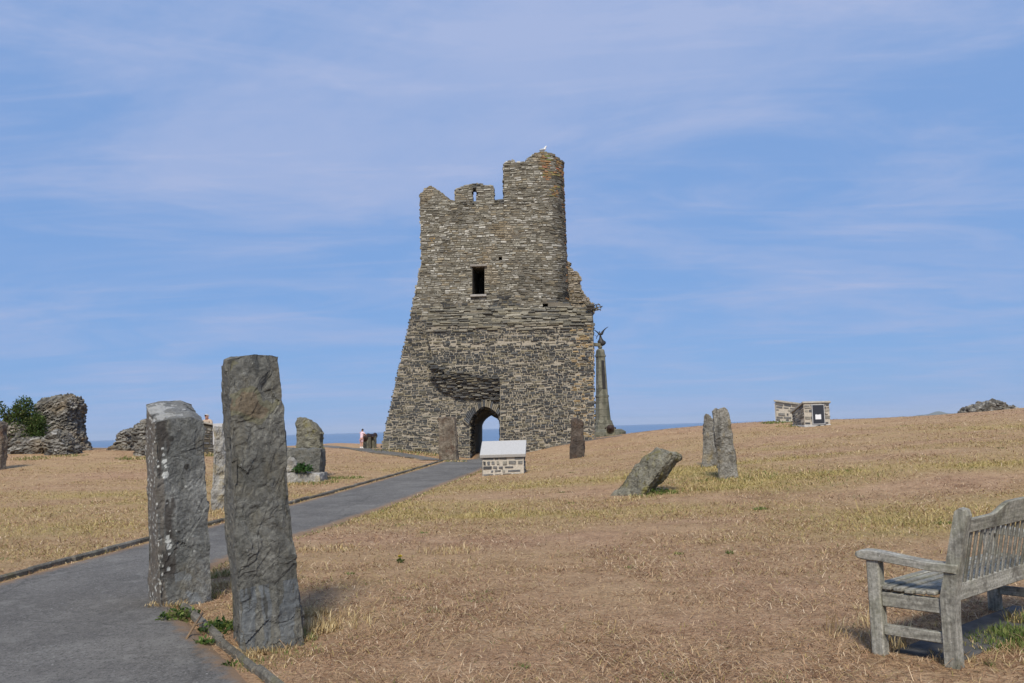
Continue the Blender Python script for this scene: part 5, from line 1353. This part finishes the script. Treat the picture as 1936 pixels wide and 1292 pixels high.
STRAW = [(.52, .40, .20), (.42, .30, .15), (.62, .50, .29), (.36, .25, .12)]; GREEN = [(.09, .15, .03), (.13, .19, .045), (.17, .21, .06), (.22, .22, .08)]; MIX = STRAW + GREEN[1:]
T_ = []
def at(px, py): p = G(px, py); return p.x, p.y
for px, py, rad, n, a, b, pal in [(590, 1165, .14, 420, .03, .10, STRAW), (600, 1195, .16, 350, .03, .12, STRAW), (570, 1212, .12, 260, .03, .10, MIX), (520, 1228, .16, 260, .02, .08, STRAW), (470, 1240, .12, 240, .03, .09, STRAW),
                                  (405, 1090, .22, 420, .03, .10, MIX), (430, 1110, .2, 380, .03, .10, STRAW), (380, 1130, .2, 420, .03, .11, MIX), (350, 1130, .14, 260, .03, .12, MIX), (300, 1150, .12, 220, .03, .08, STRAW), (330, 1150, .1, 160, .03, .1, STRAW),
                                  (420, 1190, .12, 340, .03, .09, GREEN), (400, 1185, .08, 200, .02, .08, GREEN), (560, 1235, .2, 200, .02, .06, MIX), (500, 1262, .2, 220, .02, .06, MIX),
                                  (640, 1180, .3, 200, .04, .14, STRAW), (1680, 1230, .12, 120, .04, .2, STRAW), (1640, 1200, .3, 140, .04, .22, STRAW), (1800, 1250, .14, 160, .02, .08, STRAW),
                                  (1900, 1215, .24, 800, .02, .07, GREEN), (1925, 1205, .2, 600, .03, .10, GREEN), (1880, 1228, .2, 300, .02, .06, MIX), (1930, 1180, .1, 160, .05, .16, MIX),
                                  (845, 1045, .4, 260, .03, .12, STRAW), (620, 1040, .4, 260, .03, .1, STRAW), (1250, 935, .35, 320, .04, .12, GREEN), (1215, 940, .3, 220, .04, .12, MIX), (1180, 945, .4, 240, .03, .10, STRAW), (1290, 930, .5, 160, .04, .12, MIX),
                                  (1400, 905, .8, 500, .03, .11, MIX), (1330, 905, 1.4, 500, .02, .09, MIX), (1500, 902, 2.2, 600, .02, .08, MIX), (410, 970, .35, 260, .04, .14, STRAW), (590, 914, .8, 600, .04, .12, MIX), (640, 905, .8, 420, .03, .1, GREEN),
                                  (1380, 1048, .05, 40, .03, .07, GREEN), (1436, 964, .12, 90, .03, .06, GREEN), (1782, 990, .12, 90, .02, .05, GREEN), (1283, 1048, .06, 50, .02, .04, GREEN), (662, 1086, .06, 50, .02, .04, GREEN),
                                  (60, 868, .8, 400, .04, .15, MIX), (130, 862, .8, 300, .04, .12, MIX), (260, 868, .9, 400, .05, .2, MIX), (395, 862, .6, 200, .05, .25, MIX), (860, 874, .5, 200, .04, .15, MIX), (800, 858, 1.2, 400, .04, .2, MIX), (745, 853, 1.2, 400, .05, .2, MIX), (1470, 800, .8, 300, .05, .15, GREEN), (1500, 806, .8, 300, .03, .12, MIX)]:
    cx_, cy_ = at(px, py); far = math.hypot(cx_, cy_); T_.append(tuft(cx_, cy_, rad, n, a, b, pal, wd=.0025 + .0006 * far))
# longer dry wisps lying in the verge of the path, and along the kerbs
for k in range(0, NP_):
    if 3 < _l[k, 1] < 38: T_.append(tuft(_l[k, 0] - .03, _l[k, 1], .09, 26, .02, .07, STRAW, (.6, 1.5), .0025 + .0006 * _l[k, 1]))
    if 3 < _r[k, 1] < 8.3: T_.append(tuft(_r[k, 0] - .10, _r[k, 1] - .05, .07, 14, .02, .06, STRAW, (.7, 1.5), .004))
    if 9 < _r[k, 1] < 36: T_.append(tuft(_r[k, 0] + .04, _r[k, 1], .10, 30, .02, .08, MIX, (.4, 1.4), .0025 + .0006 * _r[k, 1]))
for k in range(110):                              # scattered green rosettes and straw tussocks in the open turf
    r_ = 5.0 * 8 ** random.random(); th_ = random.uniform(-.62, .62); X_, Y_ = r_ * math.sin(th_), r_ * math.cos(th_)
    if in_poly(np.array([X_]), np.array([Y_]), PATH_POLY)[0]: continue
    g_ = random.random() < .6; T_.append(tuft(X_, Y_, random.uniform(.03, .12) * (1 + r_ / 25), random.randint(14, 60), .015, .05 if g_ else .10, GREEN if g_ else STRAW, (.5, 1.45), .0025 + .0005 * r_))
TT = [np.concatenate([t[i] for t in T_]) for i in range(6)]
tag(blades('grass', *TT), kind='stuff')
def leaves_mesh(mb, pts, size, pal, up=.3):
    for p in pts:
        d_ = Vector((random.gauss(0, 1), random.gauss(0, 1), random.gauss(up, .7))).normalized(); s_ = d_.cross(Vector((random.random(), random.random(), random.random()))).normalized(); l = size * random.uniform(.6, 1.3)
        c = random.choice(pal); k2 = random.uniform(.7, 1.25); p = Vector(p)
        mb.add([p, p + d_ * l * .5 + s_ * l * .26, p + d_ * l, p + d_ * l * .5 - s_ * l * .26], [(0, 1, 2, 3)], tuple(q * k2 for q in c), 0)
def weed(px, py, rad, h, n, size, pal, label, name='weed', cat='plant', flower=None, lift=0.0, Y=None):
    b = G(px, py) if Y is None else P(px, py, Y); b.z += lift
    t = empty(name, b, label, cat); mb = MB(); pts = []
    for k in range(n):
        a = random.uniform(0, 6.28); r_ = rad * random.random() ** .6; pts.append(b + Vector((math.cos(a) * r_, math.sin(a) * r_, h * random.random() * (1 - .6 * r_ / rad))))
    leaves_mesh(mb, pts, size, pal); mb.build('foliage', MAT['leaf'], t)
    mb = MB()
    for k in range(6): q = pts[k * n // 7]; mb.tube([b, b * .4 + q * .6 + Vector((0, 0, .01)), q], .002 + .0002 * b.y, 5, (.12, .13, .05))
    mb.build('stem', MAT['leaf'], t)
    if flower:
        for k in range(7):
            mb = MB(); mb.ball(b + Vector((random.uniform(-.03, .03), random.uniform(-.03, .03), h * random.uniform(.8, 1.1))), .010, 6, 4, flower); mb.build('flower', MAT['leaf'], t)
    return t
GP = [(.06, .11, .025), (.10, .16, .035), (.16, .20, .05), (.045, .085, .02)]
weed(338, 1172, .17, .10, 420, .045, GP + [(.22, .22, .09)], 'low leafy green weed on the path side of the near kerb')
weed(412, 1196, .15, .09, 300, .04, GP, 'dense green weed between the near kerb and the tallest stone')
weed(386, 1222, .07, .05, 110, .035, GP, 'small green weed at the edge of the asphalt below the twig')
weed(432, 1262, .05, .04, 70, .03, GP, 'tiny green weed against the kerb at the bottom of the view')
weed(757, 1066, .035, .085, 60, .03, [(.05, .09, .02), (.08, .12, .02)], 'single small yellow flowering weed standing in the open dry turf', 'ragwort', flower=(.45, .33, .03))
weed(572, 892, .26, .28, 420, .10, [(.03, .075, .02), (.05, .11, .03)], 'dark green leafy plant growing on the low slab before the block', 'shrub', Y=26.55)
weed(1244, 934, .25, .16, 160, .05, GP, 'thin green weed in the shade under the leaning mossy slab')
weed(1121, 588, .5, .5, 120, .16, [(.25, .19, .09), (.18, .15, .07)], 'dry grass clump growing high on the broken right corner of the tower', 'grass_clump', Y=YW + .6)
# bush by the ruins
def bush():
    b = P(42, 842, 41.9); b.z -= .1; t = empty('bush', b, 'dense dark green bush growing against the tall ruin at the far left', 'bush')
    mb = MB(); lf = []
    lobes = [((45, 800), .62), ((35, 815), .6), ((52, 815), .6), ((60, 800), .55), ((48, 782), .5), ((44, 768), .42), ((28, 795), .5), ((66, 822), .5), ((56, 832), .5), ((20, 800), .4), ((70, 806), .42), ((74, 796), .28), ((50, 761), .22), ((36, 775), .35)]
    spr = [((8, 783), .24), ((4, 772), .2), ((12, 776), .2), ((-6, 790), .3), ((1, 765), .12), ((14, 788), .25)]
    for (q, r_) in lobes + spr:
        c = P(*q, 41.9 + random.uniform(-.3, .5)); nn_ = int(2600 * r_ * r_) if (q, r_) in lobes else int(900 * r_ * r_ + 14)
        for k in range(nn_):
            v = Vector((random.gauss(0, 1), random.gauss(0, 1), random.gauss(0, 1))).normalized(); rr = r_ * random.uniform(.55, 1.12)
            lf.append(c + v * rr)
    leaves_mesh(mb, lf, .12, [(.05, .085, .022), (.075, .125, .03), (.11, .155, .04), (.035, .06, .018), (.13, .14, .05)]); mb.build('foliage', MAT['leaf'], t)
    mb = MB()
    for (q, r_) in lobes[::2] + spr:
        c = P(*q, 42); mb.tube([b, (b * .5 + c * .5) + Vector((random.uniform(-.1, .1), 0, .1)), c], [.05, .03, .012], 6, (.06, .045, .03))
    mb.build('branches', MAT['leaf'], t)
bush()
# twig across the near kerb
a, b = G(352, 1215), G(383, 1190)
mb = MB(); mb.tube([a + Vector((0, 0, .02)), (a + b) / 2 + Vector((0, 0, .075)), b + Vector((0, 0, .12))], [.008, .010, .009], 7, (1, 1, 1))
mb.tube([(a + b) / 2 + Vector((0, 0, .075)), (a + b) / 2 + Vector((.06, .02, .09))], [.006, .003], 6)
tag(mb.build('twig', mat_plain('dry twig', (.20, .135, .08), .9, .3, 40, .4), None, a, smooth=True), 'dry brown twig lying across the near kerb', 'twig')

# ------------------------------------------------------------------ sea air
mh = bpy.data.materials.new('sea air'); mh.use_nodes = True; nt_ = mh.node_tree; nt_.nodes.clear()
pv = nt_.nodes.new('ShaderNodeVolumePrincipled'); pv.inputs['Color'].default_value = (.82, .9, 1.0, 1); pv.inputs['Density'].default_value = HAZE; pv.inputs['Anisotropy'].default_value = 0.0
om = nt_.nodes.new('ShaderNodeOutputMaterial'); nt_.links.new(pv.outputs[0], om.inputs['Volume'])
mb = MB(); mb.box((0, 29000, 165), (50000, 0, 0), (0, 31000, 0), (0, 0, 185)); tag(mb.build('haze', mh), kind='stuff')
